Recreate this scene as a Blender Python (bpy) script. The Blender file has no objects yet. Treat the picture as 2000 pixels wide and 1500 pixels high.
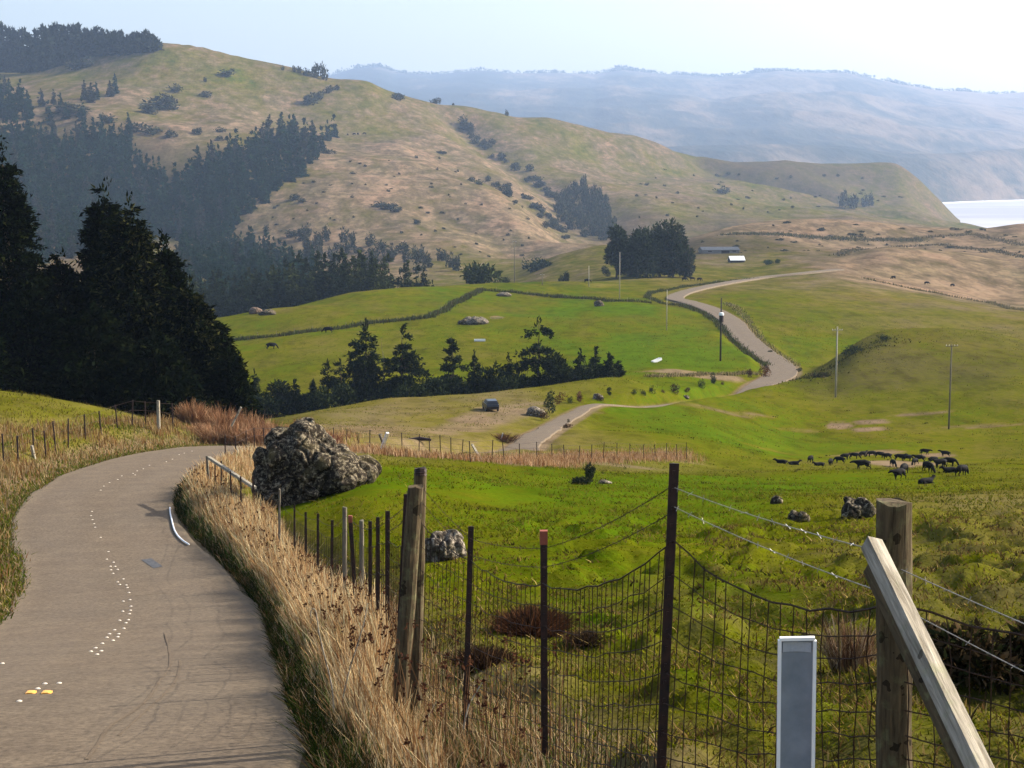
HAZE, SKY, SUN, EXPO = 0.66e-4, 0.15, 4.9, 0.95
import bpy, bmesh, math, random
import numpy as np
from mathutils import Vector, Matrix

random.seed(11)
RNG = np.random.default_rng(11)
C = bpy.context.scene.collection
SC = bpy.context.scene

# ------------------------------------------------------------------ camera model
# the camera stands at the origin, looks along +Y and is pitched down a little
F, CX, CY, YH = 3172.0, 1000.0, 750.0, 330.0
PITCH = math.atan((CY - YH) / F)
CP, SP = math.cos(PITCH), math.sin(PITCH)
SEA = -92.0
SUN_AZ, SUN_EL = math.radians(68), math.radians(31)

def sight(x, y):
    """bearing X/Y and slope Z/Y of the line of sight through a point of the photograph"""
    u = (x - CX) / F; v = (CY - y) / F
    den = CP + v * SP
    return u / den, (-SP + v * CP) / den

# ------------------------------------------------------------------ noise
def _hash(ix, iy, iz=0, seed=0):
    n = (ix.astype(np.int64) * 374761393 + iy.astype(np.int64) * 668265263
         + np.asarray(iz).astype(np.int64) * 2147483647 + seed * 974634777) & 0x7fffffff
    n = ((n ^ (n >> 13)) * 1274126177) & 0x7fffffff
    n = ((n ^ (n >> 16)) * 668265263) & 0x7fffffff
    return ((n ^ (n >> 15)) & 0xffffff) / float(0xffffff)

def noise2(x, y, seed=0):
    x = np.asarray(x, float); y = np.asarray(y, float)
    ix = np.floor(x); iy = np.floor(y); fx = x - ix; fy = y - iy
    fx = fx * fx * (3 - 2 * fx); fy = fy * fy * (3 - 2 * fy)
    z = np.zeros_like(ix)
    a = _hash(ix, iy, z, seed); b = _hash(ix + 1, iy, z, seed)
    c = _hash(ix, iy + 1, z, seed); d = _hash(ix + 1, iy + 1, z, seed)
    return (a * (1 - fx) + b * fx) * (1 - fy) + (c * (1 - fx) + d * fx) * fy * 1.0

def fbm2(x, y, seed=0, oct=3):
    t = 0; a = 1.0; s = 0
    for k in range(oct):
        t = t + a * noise2(x * 2 ** k + 17.3 * k, y * 2 ** k - 9.1 * k, seed + k); s += a; a *= .5
    return t / s

def noise3(p, seed=0):
    ip = np.floor(p); f = p - ip; f = f * f * (3 - 2 * f)
    r = 0
    for dx in (0, 1):
        for dy in (0, 1):
            for dz in (0, 1):
                w = (f[:, 0] if dx else 1 - f[:, 0]) * (f[:, 1] if dy else 1 - f[:, 1]) * (f[:, 2] if dz else 1 - f[:, 2])
                r = r + w * _hash(ip[:, 0] + dx, ip[:, 1] + dy, ip[:, 2] + dz, seed)
    return r

def smooth(a, b, x):
    t = np.clip((x - a) / (b - a), 0, 1)
    return t * t * (3 - 2 * t)

# ------------------------------------------------------------------ relief of the land
# every row is a line across the country: (x, y) = where it is seen, d = metres ahead
ROWS = [
 [(-600,2750,4),(300,2680,4),(700,2520,4),(1000,2330,4),(1300,2260,4),(2600,2240,4)],
 [(-600,2090,7),(300,2090,7),(550,2050,7),(750,1900,7),(1000,1700,7),(1300,1640,7),(1600,1625,7),(2600,1600,7)],
 [(-600,1790,10),(350,1790,10),(550,1770,10),(750,1680,10),(1000,1545,10),(1300,1490,10),(1600,1475,10),(2600,1440,10)],
 [(-600,1412,16),(350,1412,16),(560,1408,16),(750,1355,16),(1000,1305,16),(1300,1290,16),(1600,1280,16),(2000,1255,16),(2600,1230,16)],
 [(-600,1302,24.6),(400,1302,24.6),(560,1275,24.6),(750,1195,24.6),(1000,1165,24.6),(1300,1160,24.6),(1600,1150,24.6),(2000,1125,24.6),(2600,1090,24.6)],
 [(-600,1190,37),(0,1183,37),(400,1180,37),(560,1135,37),(750,1080,37),(1000,1065,37),(1300,1065,37),(1600,1060,37),(2000,1040,37),(2600,990,37)],
 [(-600,1030,51),(0,1045,51),(350,1048,51),(500,1030,51),(620,998,51),(740,968,51),(850,978,51),(1000,995,51),(1300,1005,51),(1600,1000,51),(2000,985,51),(2600,930,51)],
 [(-600,930,62),(0,958,62),(300,957,62),(500,966,62),(620,952,62),(740,926,62),(850,932,63),(1000,950,65),(1300,960,68),(1600,965,70),(2000,955,72),(2600,880,72)],
 [(-600,860,72),(0,885,70),(150,900,72),(300,893,76),(500,905,76),(620,908,77),(740,902,78),(850,906,79),(1000,915,84),(1300,930,92),(1600,937,100),(2000,925,105),(2600,850,105)],
 [(-600,740,92),(0,770,92),(200,793,96),(330,815,100),(420,845,96),(520,866,92),(750,880,96),(1000,893,105),(1300,905,125),(1600,912,150),(2000,900,155),(2600,830,150)],
 [(-600,790,125),(0,810,125),(200,822,125),(400,838,125),(520,840,125),(750,848,130),(1000,857,140),(1300,866,150),(1600,880,180),(2000,868,180),(2600,800,180)],
 [(-600,815,165),(0,820,165),(300,825,165),(500,832,165),(620,815,168),(750,812,175),(1000,812,180),(1300,812,190),(1600,838,208),(2000,822,208),(2600,760,208)],
 [(-600,800,205),(300,812,200),(500,822,200),(620,806,198),(800,781,205),(1000,763,215),(1120,752,222),(1210,745,232),(1300,770,225),(1450,772,240),(1600,785,240),(1850,775,235),(2000,765,232),(2600,720,232)],
 [(-600,790,250),(300,805,250),(500,815,242),(620,808,236),(800,795,238),(1000,776,245),(1120,764,250),(1210,742,256),(1300,742,260),(1450,750,268),(1540,733,285),(1600,735,270),(1680,700,272),(1780,684,275),(1900,690,272),(2000,700,268),(2600,650,268)],
 [(-600,765,290),(300,770,290),(500,745,295),(700,722,300),(1000,712,305),(1300,706,300),(1450,712,300),(1540,710,315),(1575,734,292),(1605,720,288),(1640,697,294),(1680,671,300),(1740,650,304),(1850,647,306),(1950,652,304),(2050,672,300),(2600,640,300)],
 [(-600,690,370),(300,690,360),(450,680,360),(700,655,370),(1000,645,380),(1300,645,380),(1450,652,375),(1530,690,345),(1600,712,332),(1640,718,330),(1700,708,334),(1800,698,338),(1950,698,338),(2050,700,340),(2600,600,350)],
 [(-600,630,450),(300,640,430),(430,622,432),(550,603,445),(700,600,440),(850,598,450),(1000,600,460),(1300,592,470),(1450,598,455),(1600,605,450),(1800,612,450),(2000,622,450),(2600,540,450)],
 [(-600,630,500),(300,640,480),(430,624,475),(550,604,480),(700,574,485),(850,562,520),(940,556,560),(1000,553,580),(1100,550,600),(1300,552,620),(1450,556,600),(1600,552,610),(1800,575,600),(2000,602,580),(2600,520,560)],
 [(-600,610,640),(400,615,640),(550,615,640),(700,605,640),(850,590,660),(1000,572,680),(1100,556,700),(1200,542,680),(1300,537,690),(1450,538,700),(1600,530,700),(1800,557,690),(2000,583,680),(2600,500,660)],
 [(-600,570,820),(400,580,820),(700,570,820),(850,562,820),(1000,548,820),(1100,520,820),(1200,503,840),(1300,512,840),(1450,510,840),(1550,502,840),(1650,498,830),(1740,484,830),(1850,496,830),(2000,512,820),(2600,470,800)],
 [(-600,520,960),(400,530,960),(700,535,960),(900,538,960),(1000,530,960),(1100,497,930),(1190,479,940),(1300,492,960),(1380,474,980),(1500,468,990),(1600,478,990),(1740,488,980),(2000,478,980),(2600,450,960)],
 [(-600,460,1100),(400,480,1100),(700,492,1100),(900,502,1080),(1000,505,1080),(1100,505,1080),(1190,495,1080),(1300,482,1090),(1360,460,1100),(1450,437,1110),(1600,425,1120),(1700,430,1120),(1800,440,1130),(1900,442,1140),(2000,431,1150),(2600,420,1150)],
 [(-600,390,1300),(0,395,1300),(300,420,1280),(500,440,1260),(700,458,1250),(900,474,1240),(1000,484,1230),(1120,490,1220),(1200,486,1250),(1350,475,1300),(1450,462,1300),(1600,455,1320),(1750,462,1350),(2000,470,1400),(2600,470,1400)],
 [(-600,300,1500),(0,310,1500),(300,335,1480),(500,370,1450),(700,395,1430),(900,425,1420),(1000,440,1400),(1120,460,1380),(1200,464,1420),(1350,450,1550),(1500,440,1650),(1650,437,1800),(1750,440,1950),(1880,445,2000),(2000,480,2000),(2600,480,2000)],
 [(-600,205,1750),(0,215,1750),(300,245,1720),(500,280,1700),(700,315,1700),(900,345,1720),(1000,365,1740),(1120,390,1800),(1200,392,1850),(1350,395,1950),(1500,400,2100),(1650,405,2250),(1750,405,2350),(1880,448,2300),(2000,470,2300),(2600,470,2300)],
 [(-600,140,2000),(0,160,2000),(300,168,2000),(450,190,2000),(600,225,2020),(700,240,2050),(850,265,2100),(1000,295,2180),(1120,320,2250),(1250,340,2350),(1400,355,2500),(1500,360,2550),(1650,365,2650),(1750,362,2700),(1820,400,2680),(1880,446,2650),(2000,460,2600),(2600,460,2600)],
 [(-600,120,2250),(0,132,2200),(130,118,2200),(310,95,2180),(380,103,2200),(450,118,2230),(520,132,2260),(600,150,2300),(650,160,2320),(715,154,2350),(760,170,2380),(830,192,2420),(900,208,2460),(1000,226,2500),(1060,229,2520),(1110,241,2540),(1200,264,2600),(1300,289,2680),(1380,307,2760),(1480,311,2820),(1560,314,2860),(1680,317,2880),(1740,321,2880),(1790,352,2860),(1830,392,2840),(1862,425,2820),(1885,445,2800),(2000,450,2800),(2600,450,2800)],
 [(-600,200,2700),(300,190,2700),(700,250,2800),(1000,310,2900),(1300,380,3050),(1560,400,3200),(1740,420,3200),(1860,446,3200),(2600,450,3200)],
 [(-600,330,3400),(700,400,3400),(1000,430,3500),(1560,440,3600),(2600,440,3600)],
]

def pchip(x, y, xq):
    h = np.diff(x); dl = np.diff(y) / h
    m = np.zeros_like(y)
    s = dl[:-1] * dl[1:] > 0
    w1 = 2 * h[1:] + h[:-1]; w2 = h[1:] + 2 * h[:-1]
    with np.errstate(divide='ignore', invalid='ignore'):
        mm = (w1 + w2) / (w1 / dl[:-1] + w2 / dl[1:])
    m[1:-1] = np.where(s, mm, 0)
    m[0] = dl[0]; m[-1] = dl[-1]
    i = np.clip(np.searchsorted(x, xq) - 1, 0, len(x) - 2)
    t = np.clip((xq - x[i]) / h[i], 0, 1)
    return ((2*t**3-3*t**2+1)*y[i] + (t**3-2*t**2+t)*h[i]*m[i] + (-2*t**3+3*t**2)*y[i+1] + (t**3-t**2)*h[i]*m[i+1])

SMAX = 0.64
NS, ND = 760, 760
S_AX = np.linspace(-SMAX, SMAX, NS)
LD = np.linspace(math.log(1.5), math.log(3600), ND)
D_AX = np.exp(LD)
row_m, row_d = [np.full(NS, -1.95 / 1.5)], [np.full(NS, 1.5)]
for r in ROWS:
    k = sorted(sight(x, y) + (math.log(d),) for x, y, d in r)
    ks = np.array([a[0] for a in k]); km = np.array([a[1] for a in k]); kd = np.array([a[2] for a in k])
    q = np.clip(S_AX, ks[0], ks[-1])
    row_m.append(pchip(ks, km, q)); row_d.append(np.exp(pchip(ks, kd, q)))
row_m = np.array(row_m); row_d = np.array(row_d)
for k in range(1, len(row_d)):
    row_d[k] = np.maximum(row_d[k], row_d[k-1] * 1.01)
row_z = row_m * row_d
T0 = np.empty((NS, ND))
for i in range(NS):
    T0[i] = pchip(row_d[:, i], row_z[:, i], np.minimum(D_AX, row_d[-1, i]))

def base_height(X, Y):
    X = np.asarray(X, float); Y = np.asarray(Y, float)
    Yc = np.maximum(Y, 1.5)
    fs = np.clip((np.clip(X / Yc, -SMAX, SMAX) + SMAX) / (2 * SMAX) * (NS - 1), 0, NS - 1.001)
    fd = np.clip((np.log(np.minimum(Yc, 3599)) - LD[0]) / (LD[-1] - LD[0]) * (ND - 1), 0, ND - 1.001)
    i = fs.astype(int); j = fd.astype(int); a = fs - i; b = fd - j
    z = (T0[i, j]*(1-a)+T0[i+1, j]*a)*(1-b) + (T0[i, j+1]*(1-a)+T0[i+1, j+1]*a)*b
    return z + np.where(Y < 1.5, 0.12 * (1.5 - Y), 0)

def on_land(hf, x, y, dmin=3.0, dmax=3500.0):
    """first point of the land met along the line of sight"""
    s, m = sight(x, y)
    d = np.exp(np.linspace(math.log(dmin), math.log(dmax), 1400))
    z = hf(s * d, d)
    up = z - m * d
    k = np.nonzero(up >= 0)[0]
    if len(k) == 0: i = int(np.argmax(up / d))
    else: i = int(k[0])
    if i > 0 and len(k):
        a, b = up[i-1], up[i]
        t = 0 if b == a else min(1, max(0, -a / (b - a)))
        dd = d[i-1] + (d[i] - d[i-1]) * t
    else: dd = d[i]
    return np.array([s * dd, dd, float(hf(np.array([s * dd]), np.array([dd]))[0])])

# ------------------------------------------------------------------ the road's course
def spline(P, n):
    P = np.asarray(P, float); k = len(P)
    Q = np.vstack([2*P[0]-P[1], P, 2*P[-1]-P[-2]])
    out = []
    for i in range(1, k):
        p0, p1, p2, p3 = Q[i-1], Q[i], Q[i+1], Q[i+2]
        for t in np.linspace(0, 1, n, endpoint=False):
            out.append(.5*((2*p1)+(-p0+p2)*t+(2*p0-5*p1+4*p2-p3)*t*t+(-p0+3*p1-3*p2+p3)*t**3))
    out.append(P[-1]); return np.array(out)

def resample(P, step):
    L = np.r_[0, np.cumsum(np.linalg.norm(np.diff(P[:, :2], axis=0), axis=1))]
    q = np.linspace(0, L[-1], max(2, int(L[-1] / step)))
    return np.stack([np.interp(q, L, P[:, k]) for k in range(P.shape[1])], 1)

near_px = [(0,1495),(78,1372),(200,1290),(250,1225),(252,1165),(226,1100),(199,1050),(187,1005),(205,962),(255,925),(330,898),(410,880),(500,872)]
W_px = [(1000,868),(1052,848),(1100,822),(1148,795),(1185,785),(1260,778),(1350,770),(1440,761),(1500,746),(1528,728),(1520,710),(1485,686),(1450,655),(1425,625),(1385,603),(1345,590),(1318,582),(1340,570),(1400,556),(1480,543),(1560,534),(1640,526)]
nearP = np.array([on_land(base_height, x, y) for x, y in near_px])
farP = np.array([on_land(base_height, x, y, dmin=100) for x, y in W_px])
first = nearP[0] + (nearP[0] - nearP[1]) * np.array([1.0, 1.0, 0])
tail = np.array([first + (nearP[0]-nearP[1]) * np.array([.8, 1.3, 0]), first])
mid = np.array([(-9.0, 112, 0), (0.5, 134, 0)])
ctrl = np.vstack([tail, nearP, mid, farP])
ctrl[:, 2] = base_height(ctrl[:, 0], ctrl[:, 1])
ROAD = resample(spline(ctrl, 14), 0.8)
zr = ROAD[:, 2].copy()
for _ in range(60):
    zr[1:-1] = .25 * zr[:-2] + .5 * zr[1:-1] + .25 * zr[2:]
ROAD[:, 2] = zr
# the stretch behind the outcrop runs in a small cutting
cut = np.exp(-((ROAD[:, 1] - 120) / 17.0) ** 2) * (ROAD[:, 0] > -20) * (ROAD[:, 0] < 14)
ROAD[:, 2] -= 2.0 * cut
ROAD[:, 2] -= 1.25 * smooth(196, 214, ROAD[:, 1]) * smooth(268, 252, ROAD[:, 1])
tg = np.gradient(ROAD[:, :2], axis=0); tg /= np.linalg.norm(tg, axis=1)[:, None]
NRM = np.stack([tg[:, 1], -tg[:, 0]], 1)          # points to the right of the way ahead
HALF = 2.75
def half_width(Y): return np.where(np.asarray(Y) < 112, HALF, np.interp(Y, [112,135,150,195,205,255,272,300,420,560,720], [2.1,1.4,1.25,.85,.8,.8,2.5,2.7,2.9,2.6,2.4]))

def road_info(X, Y):
    """signed distance to the road's middle (right is +) and its height there"""
    X = np.ravel(X); Y = np.ravel(Y)
    ds = np.full(X.shape, 1e9); zz = np.zeros(X.shape); idx = np.zeros(X.shape, int)
    sel = np.nonzero((Y < 760) & (Y > -40))[0]
    R = ROAD
    for c in range(0, len(sel), 20000):
        k = sel[c:c+20000]
        dx = X[k, None] - R[None, ::2, 0]; dy = Y[k, None] - R[None, ::2, 1]
        q = dx*dx + dy*dy
        j = np.argmin(q, 1); jj = np.minimum(j * 2, len(R)-1)
        ex = X[k]-R[jj, 0]; ey = Y[k]-R[jj, 1]
        side = ex*NRM[jj, 0] + ey*NRM[jj, 1]
        along = -ex*NRM[jj, 1] + ey*NRM[jj, 0]
        dist = np.sqrt(q[np.arange(len(k)), j])
        ds[k] = np.where(np.abs(along) > 4, dist*np.sign(side), side)
        zz[k] = np.interp(jj + np.clip(along/.8, -2, 2), np.arange(len(R)), R[:, 2]); idx[k] = jj
    return ds, zz, idx

# ------------------------------------------------------------------ land grid: a fan whose apex lies behind the camera
Y0 = 12.0
NT, NQ = 820, 860
TT = np.linspace(-0.60, 0.60, NT)
LQ = np.linspace(math.log(5.0), math.log(3600 + Y0), NQ)
QQ = np.exp(LQ) - Y0
GY = np.repeat(QQ[None], NT, 0)
GX = TT[:, None] * (GY + Y0)
GZ = base_height(GX, GY)
ds, zz, ii = road_info(GX, GY); ds = ds.reshape(GX.shape); zz = zz.reshape(GX.shape)
D = np.maximum(GY, 2)
lump = (fbm2(GX/1.7, GY/1.7, 3, 3)-.5)*.16*smooth(60, 25, D) + (fbm2(GX/6, GY/6, 5, 3)-.5)*.5*smooth(6, 25, D)*smooth(160, 60, D)
lump += (fbm2(GX/26, GY/26, 8, 3)-.5)*2.2*smooth(50, 140, D)*smooth(800, 400, D)
hill_w = smooth(1000, 1500, D)
ridged = 1-np.abs(2*fbm2(GX/310, GY/420, 21, 3)-1)
lump += hill_w*((fbm2(GX/170, GY/260, 12, 4)-.5)*26 + (ridged-.75)*26)*smooth(3600, 2900, D)
# the near right bank is uneven, trampled ground
bank = smooth(1.5, 4, GX)*smooth(9, 13, D)*smooth(45, 28, D)
lump += bank*(fbm2(GX/1.1, GY/2.6, 31, 3)-.5)*.6
hum = smooth(-.5, .8, GX)*smooth(7, 10, D)*smooth(60, 38, D)
lump += hum*(smooth(.5, .72, fbm2(GX/1.1, GY/1.5, 35, 4))*.22 - .05)
offr = np.abs(ds)
edge = half_width(GY) + .35
blend = smooth(edge, edge + np.where(GY < 105, 1.6 + .02*D, np.interp(GY, [105, 125, 300, 700], [3.7, 2.0, 3.0, 9.0])), offr)
GZ = (GZ + lump)*blend + (zz - .02 - .0006*D)*(1-blend)
# gullies on the big hill
def carve(px, wid, dep):
    global GZ
    P = np.array([on_land(base_height, x, y, dmin=1000)[:2] for x, y in px]); P = resample(P, 12)
    for t in range(0, NQ):
        if QQ[t] < 1000 or QQ[t] > 3000: continue
        dx = GX[:, t, None]-P[None, :, 0]; dy = GY[:, t, None]-P[None, :, 1]
        q = np.sqrt((dx*dx+dy*dy).min(1))
        GZ[:, t] -= dep*np.exp(-(q/wid)**2)
carve([(905,238),(950,290),(1040,345),(1110,395),(1160,450),(1180,472)], 42, 20)
carve([(920,345),(1000,385),(1060,420),(1110,465)], 28, 9)
carve([(870,430),(960,465),(1020,495)], 25, 7)
carve([(60,250),(250,330),(420,430),(560,480)], 80, 18)
carve([(1380,320),(1480,352),(1600,372),(1680,400)], 40, 16)

def H(X, Y):
    X = np.asarray(X, float); Y = np.asarray(Y, float)
    Yc = np.clip(Y, QQ[0], QQ[-1]-.01)
    ft = np.clip((X/(Yc+Y0) - TT[0])/(TT[-1]-TT[0])*(NT-1), 0, NT-1.001)
    fq = np.clip((np.log(Yc+Y0)-LQ[0])/(LQ[-1]-LQ[0])*(NQ-1), 0, NQ-1.001)
    i = ft.astype(int); j = fq.astype(int); a = ft-i; b = fq-j
    return (GZ[i, j]*(1-a)+GZ[i+1, j]*a)*(1-b) + (GZ[i, j+1]*(1-a)+GZ[i+1, j+1]*a)*b

def h1(x, y): return float(H(np.array([x]), np.array([y]))[0])
def at(x, y, dmin=3.0, dmax=3500.0): return on_land(H, x, y, dmin, dmax)
def at_d(x, d):
    """ground point d metres ahead in the bearing seen at column x"""
    s0 = (x-CX)/F
    for _ in range(4):
        X = s0*d*1.0; z = h1(X, d); m = z/d
        v = (m*CP+SP)/(CP-m*SP); s0 = (x-CX)/F/(CP+v*SP)
    return np.array([s0*d, d, h1(s0*d, d)])
def metres(px, d): return px*d/F

# ------------------------------------------------------------------ object helpers
def link(o):
    C.objects.link(o); return o
def tag(o, label=None, cat=None, group=None, kind=None):
    if label: o['label'] = label
    if cat: o['category'] = cat
    if group: o['group'] = group
    if kind: o['kind'] = kind
    return o
def mesh_np(name, V, faces, mats, parent=None, smoothed=False, midx=None):
    """faces: (n,3) or (n,4) int array, or list of them"""
    me = bpy.data.meshes.new(name)
    V = np.asarray(V, np.float32).reshape(-1, 3)
    if not isinstance(faces, list): faces = [faces]
    faces = [np.asarray(f, np.int32) for f in faces if len(f)]
    me.vertices.add(len(V)); me.vertices.foreach_set('co', V.ravel())
    nl = sum(f.size for f in faces); npoly = sum(len(f) for f in faces)
    me.loops.add(nl); me.polygons.add(npoly)
    me.loops.foreach_set('vertex_index', np.concatenate([f.ravel() for f in faces]))
    tot = np.concatenate([np.full(len(f), f.shape[1], np.int32) for f in faces])
    st = np.r_[0, np.cumsum(tot)[:-1]].astype(np.int32)
    me.polygons.foreach_set('loop_start', st); me.polygons.foreach_set('loop_total', tot)
    if smoothed: me.polygons.foreach_set('use_smooth', np.ones(npoly, bool))
    if midx is not None: me.polygons.foreach_set('material_index', np.asarray(midx, np.int32))
    for m in (mats if isinstance(mats, (list, tuple)) else [mats]): me.materials.append(m)
    me.update(calc_edges=True); me.validate()
    o = bpy.data.objects.new(name, me); link(o)
    if parent: o.parent = parent
    return o
def vcol(o, name, arr):
    a = o.data.color_attributes.new(name, 'FLOAT_COLOR', 'POINT')
    arr = np.asarray(arr, np.float32)
    if arr.shape[1] == 3: arr = np.c_[arr, np.ones(len(arr), np.float32)]
    a.data.foreach_set('color', arr.ravel())
def empty(name, loc, rz=0.0, label=None, cat=None, group=None):
    o = bpy.data.objects.new(name, None); link(o); o.empty_display_size = .2
    o.location = loc; o.rotation_euler = (0, 0, rz)
    return tag(o, label, cat, group)
def copy_tree(o, parent=None):
    c = o.copy(); C.objects.link(c)
    if parent: c.parent = parent
    for ch in list(o.children): copy_tree(ch, c)
    return c

class MB:
    """collects boxes, bars, tubes into one mesh"""
    def __init__(s): s.V = []; s.F = []; s.n = 0; s.T = []
    def add(s, v, f):
        v = np.asarray(v, float).reshape(-1, 3); s.V.append(v)
        for q in f: s.F.append(tuple(int(i)+s.n for i in q))
        s.n += len(v)
    def box(s, c, size, rot=None):
        x, y, z = [k/2 for k in size]
        v = np.array([(a*x, b*y, d*z) for d in (-1, 1) for a, b in ((-1,-1),(1,-1),(1,1),(-1,1))])
        if rot is not None: v = v @ np.array(rot).T
        s.add(v + np.array(c), [(3,2,1,0),(4,5,6,7),(0,1,5,4),(1,2,6,5),(2,3,7,6),(3,0,4,7)])
    def bar(s, a, b, w, h, up=(0,0,1), taper=1.0):
        a = Vector(a); b = Vector(b); d = (b-a).normalized(); u = Vector(up)
        if abs(d.dot(u)) > .98: u = Vector((1, 0, 0))
        r = d.cross(u).normalized(); u = r.cross(d)
        v = []
        for p, t in ((a, 1), (b, taper)):
            for i, j in ((-1,-1),(1,-1),(1,1),(-1,1)): v.append(p + r*(i*w/2*t) + u*(j*h/2*t))
        s.add([tuple(q) for q in v], [(3,2,1,0),(4,5,6,7),(0,1,5,4),(1,2,6,5),(2,3,7,6),(3,0,4,7)])
    def tube(s, P, r, n=6, cap=True):
        P = [Vector(p) for p in P]; R = r if hasattr(r, '__len__') else [r]*len(P)
        v = []; f = []
        for i, p in enumerate(P):
            d = (P[min(i+1, len(P)-1)]-P[max(i-1, 0)]).normalized()
            u = Vector((0, 0, 1)) if abs(d.z) < .9 else Vector((1, 0, 0))
            a = d.cross(u).normalized(); b = a.cross(d)
            for k in range(n):
                t = 2*math.pi*k/n
                v.append(tuple(p + (a*math.cos(t)+b*math.sin(t))*R[i]))
        for i in range(len(P)-1):
            for k in range(n): f.append((i*n+k, i*n+(k+1) % n, (i+1)*n+(k+1) % n, (i+1)*n+k))
        if cap: f.append(tuple(range(n-1, -1, -1))); f.append(tuple((len(P)-1)*n+k for k in range(n)))
        s.add(v, f)
    def build(s, name, m, parent=None, smoothed=False):
        me = bpy.data.meshes.new(name)
        me.from_pydata([tuple(p) for p in np.vstack(s.V)], [], s.F)
        me.materials.append(m)
        if smoothed: me.polygons.foreach_set('use_smooth', np.ones(len(me.polygons), bool))
        me.update()
        o = bpy.data.objects.new(name, me); link(o)
        if parent: o.parent = parent
        return o

# ------------------------------------------------------------------ materials
class NT_:
    def __init__(s, name):
        s.m = bpy.data.materials.new(name); s.m.use_nodes = True
        s.t = s.m.node_tree; s.N = s.t.nodes; s.L = s.t.links
        s.N.clear(); s.out = s.N.new('ShaderNodeOutputMaterial')
    def n(s, ty, **k):
        o = s.N.new(ty)
        for a, b in k.items():
            if a.startswith('i_'): o.inputs[int(a[2:]) if a[2:].isdigit() else a[2:].replace('_', ' ')].default_value = b
            else: setattr(o, a, b)
        return o
    def l(s, a, b): s.L.new(a, b)
    def coord(s, kind='Object'): return s.n('ShaderNodeTexCoord').outputs[kind]
    def noise(s, scale, detail=4, rough=.55, vec=None, dist=0.0):
        o = s.n('ShaderNodeTexNoise'); o.inputs['Scale'].default_value = scale; o.inputs['Detail'].default_value = detail
        o.inputs['Roughness'].default_value = rough; o.inputs['Distortion'].default_value = dist
        s.l(vec if vec is not None else s.coord(), o.inputs['Vector']); return o.outputs['Fac']
    def ramp(s, fac, stops, interp='LINEAR'):
        r = s.n('ShaderNodeValToRGB'); e = r.color_ramp.elements; r.color_ramp.interpolation = interp
        while len(e) < len(stops): e.new(.5)
        for k, (p, c) in enumerate(stops):
            e[k].position = p; e[k].color = tuple(c)+(1,) if hasattr(c, '__len__') else (c, c, c, 1)
        s.l(fac, r.inputs[0]); return r.outputs[0]
    def mix(s, fac, a, b, mode='MIX'):
        o = s.n('ShaderNodeMix', data_type='RGBA', blend_type=mode)
        for sock, val in ((o.inputs[0], fac), (o.inputs[6], a), (o.inputs[7], b)):
            if isinstance(val, (int, float)): sock.default_value = val
            elif isinstance(val, tuple): sock.default_value = val + (1,)
            else: s.l(val, sock)
        return o.outputs[2]
    def math(s, op, a, b=0.0, clamp=False):
        o = s.n('ShaderNodeMath', operation=op); o.use_clamp = clamp
        for i, val in enumerate((a, b)):
            if isinstance(val, (int, float)): o.inputs[i].default_value = val
            else: s.l(val, o.inputs[i])
        return o.outputs[0]
    def bsdf(s, col, rough=.9, spec=.15, bump=None, bstr=.3, bdist=.05, metal=0.0, trans=None):
        b = s.n('ShaderNodeBsdfPrincipled')
        for sock, val in ((b.inputs['Base Color'], col), (b.inputs['Roughness'], rough)):
            if isinstance(val, (int, float)): sock.default_value = val
            elif isinstance(val, tuple): sock.default_value = val + (1,)
            else: s.l(val, sock)
        b.inputs['Specular IOR Level'].default_value = spec; b.inputs['Metallic'].default_value = metal
        if bump is not None:
            n = s.n('ShaderNodeBump'); n.inputs['Strength'].default_value = bstr; n.inputs['Distance'].default_value = bdist
            s.l(bump, n.inputs['Height']); s.l(n.outputs[0], b.inputs['Normal'])
        sh = b.outputs[0]
        if trans is not None:
            t = s.n('ShaderNodeBsdfTranslucent')
            if isinstance(col, tuple): t.inputs[0].default_value = col + (1,)
            else: s.l(col, t.inputs[0])
            x = s.n('ShaderNodeMixShader'); x.inputs[0].default_value = trans
            s.l(sh, x.inputs[1]); s.l(t.outputs[0], x.inputs[2]); sh = x.outputs[0]
        s.l(sh, s.out.inputs[0]); return s.m

def simple_mat(name, c1, c2, scale=6, rough=.85, spec=.2, bstr=.3, bdist=.02, detail=5, metal=0.0, stretch=None):
    k = NT_(name); v = k.coord()
    if stretch:
        mp = k.n('ShaderNodeMapping'); mp.inputs['Scale'].default_value = stretch; k.l(v, mp.inputs[0]); v = mp.outputs[0]
    n = k.noise(scale, detail, .6, v)
    return k.bsdf(k.ramp(n, [(.3, c1), (.7, c2)]), rough, spec, n, bstr, bdist, metal)

def leaf_mat(name, trans=.25, rough=.7, spec=.15):
    """leaves, needles and blades: the plant's own colour, differing from leaf to leaf"""
    k = NT_(name)
    a = k.n('ShaderNodeAttribute', attribute_name='tone')
    return k.bsdf(k.mix(1.0, a.outputs['Color'], (.77,.77,.77), 'MULTIPLY'), rough, 0.0, trans=trans)
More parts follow.
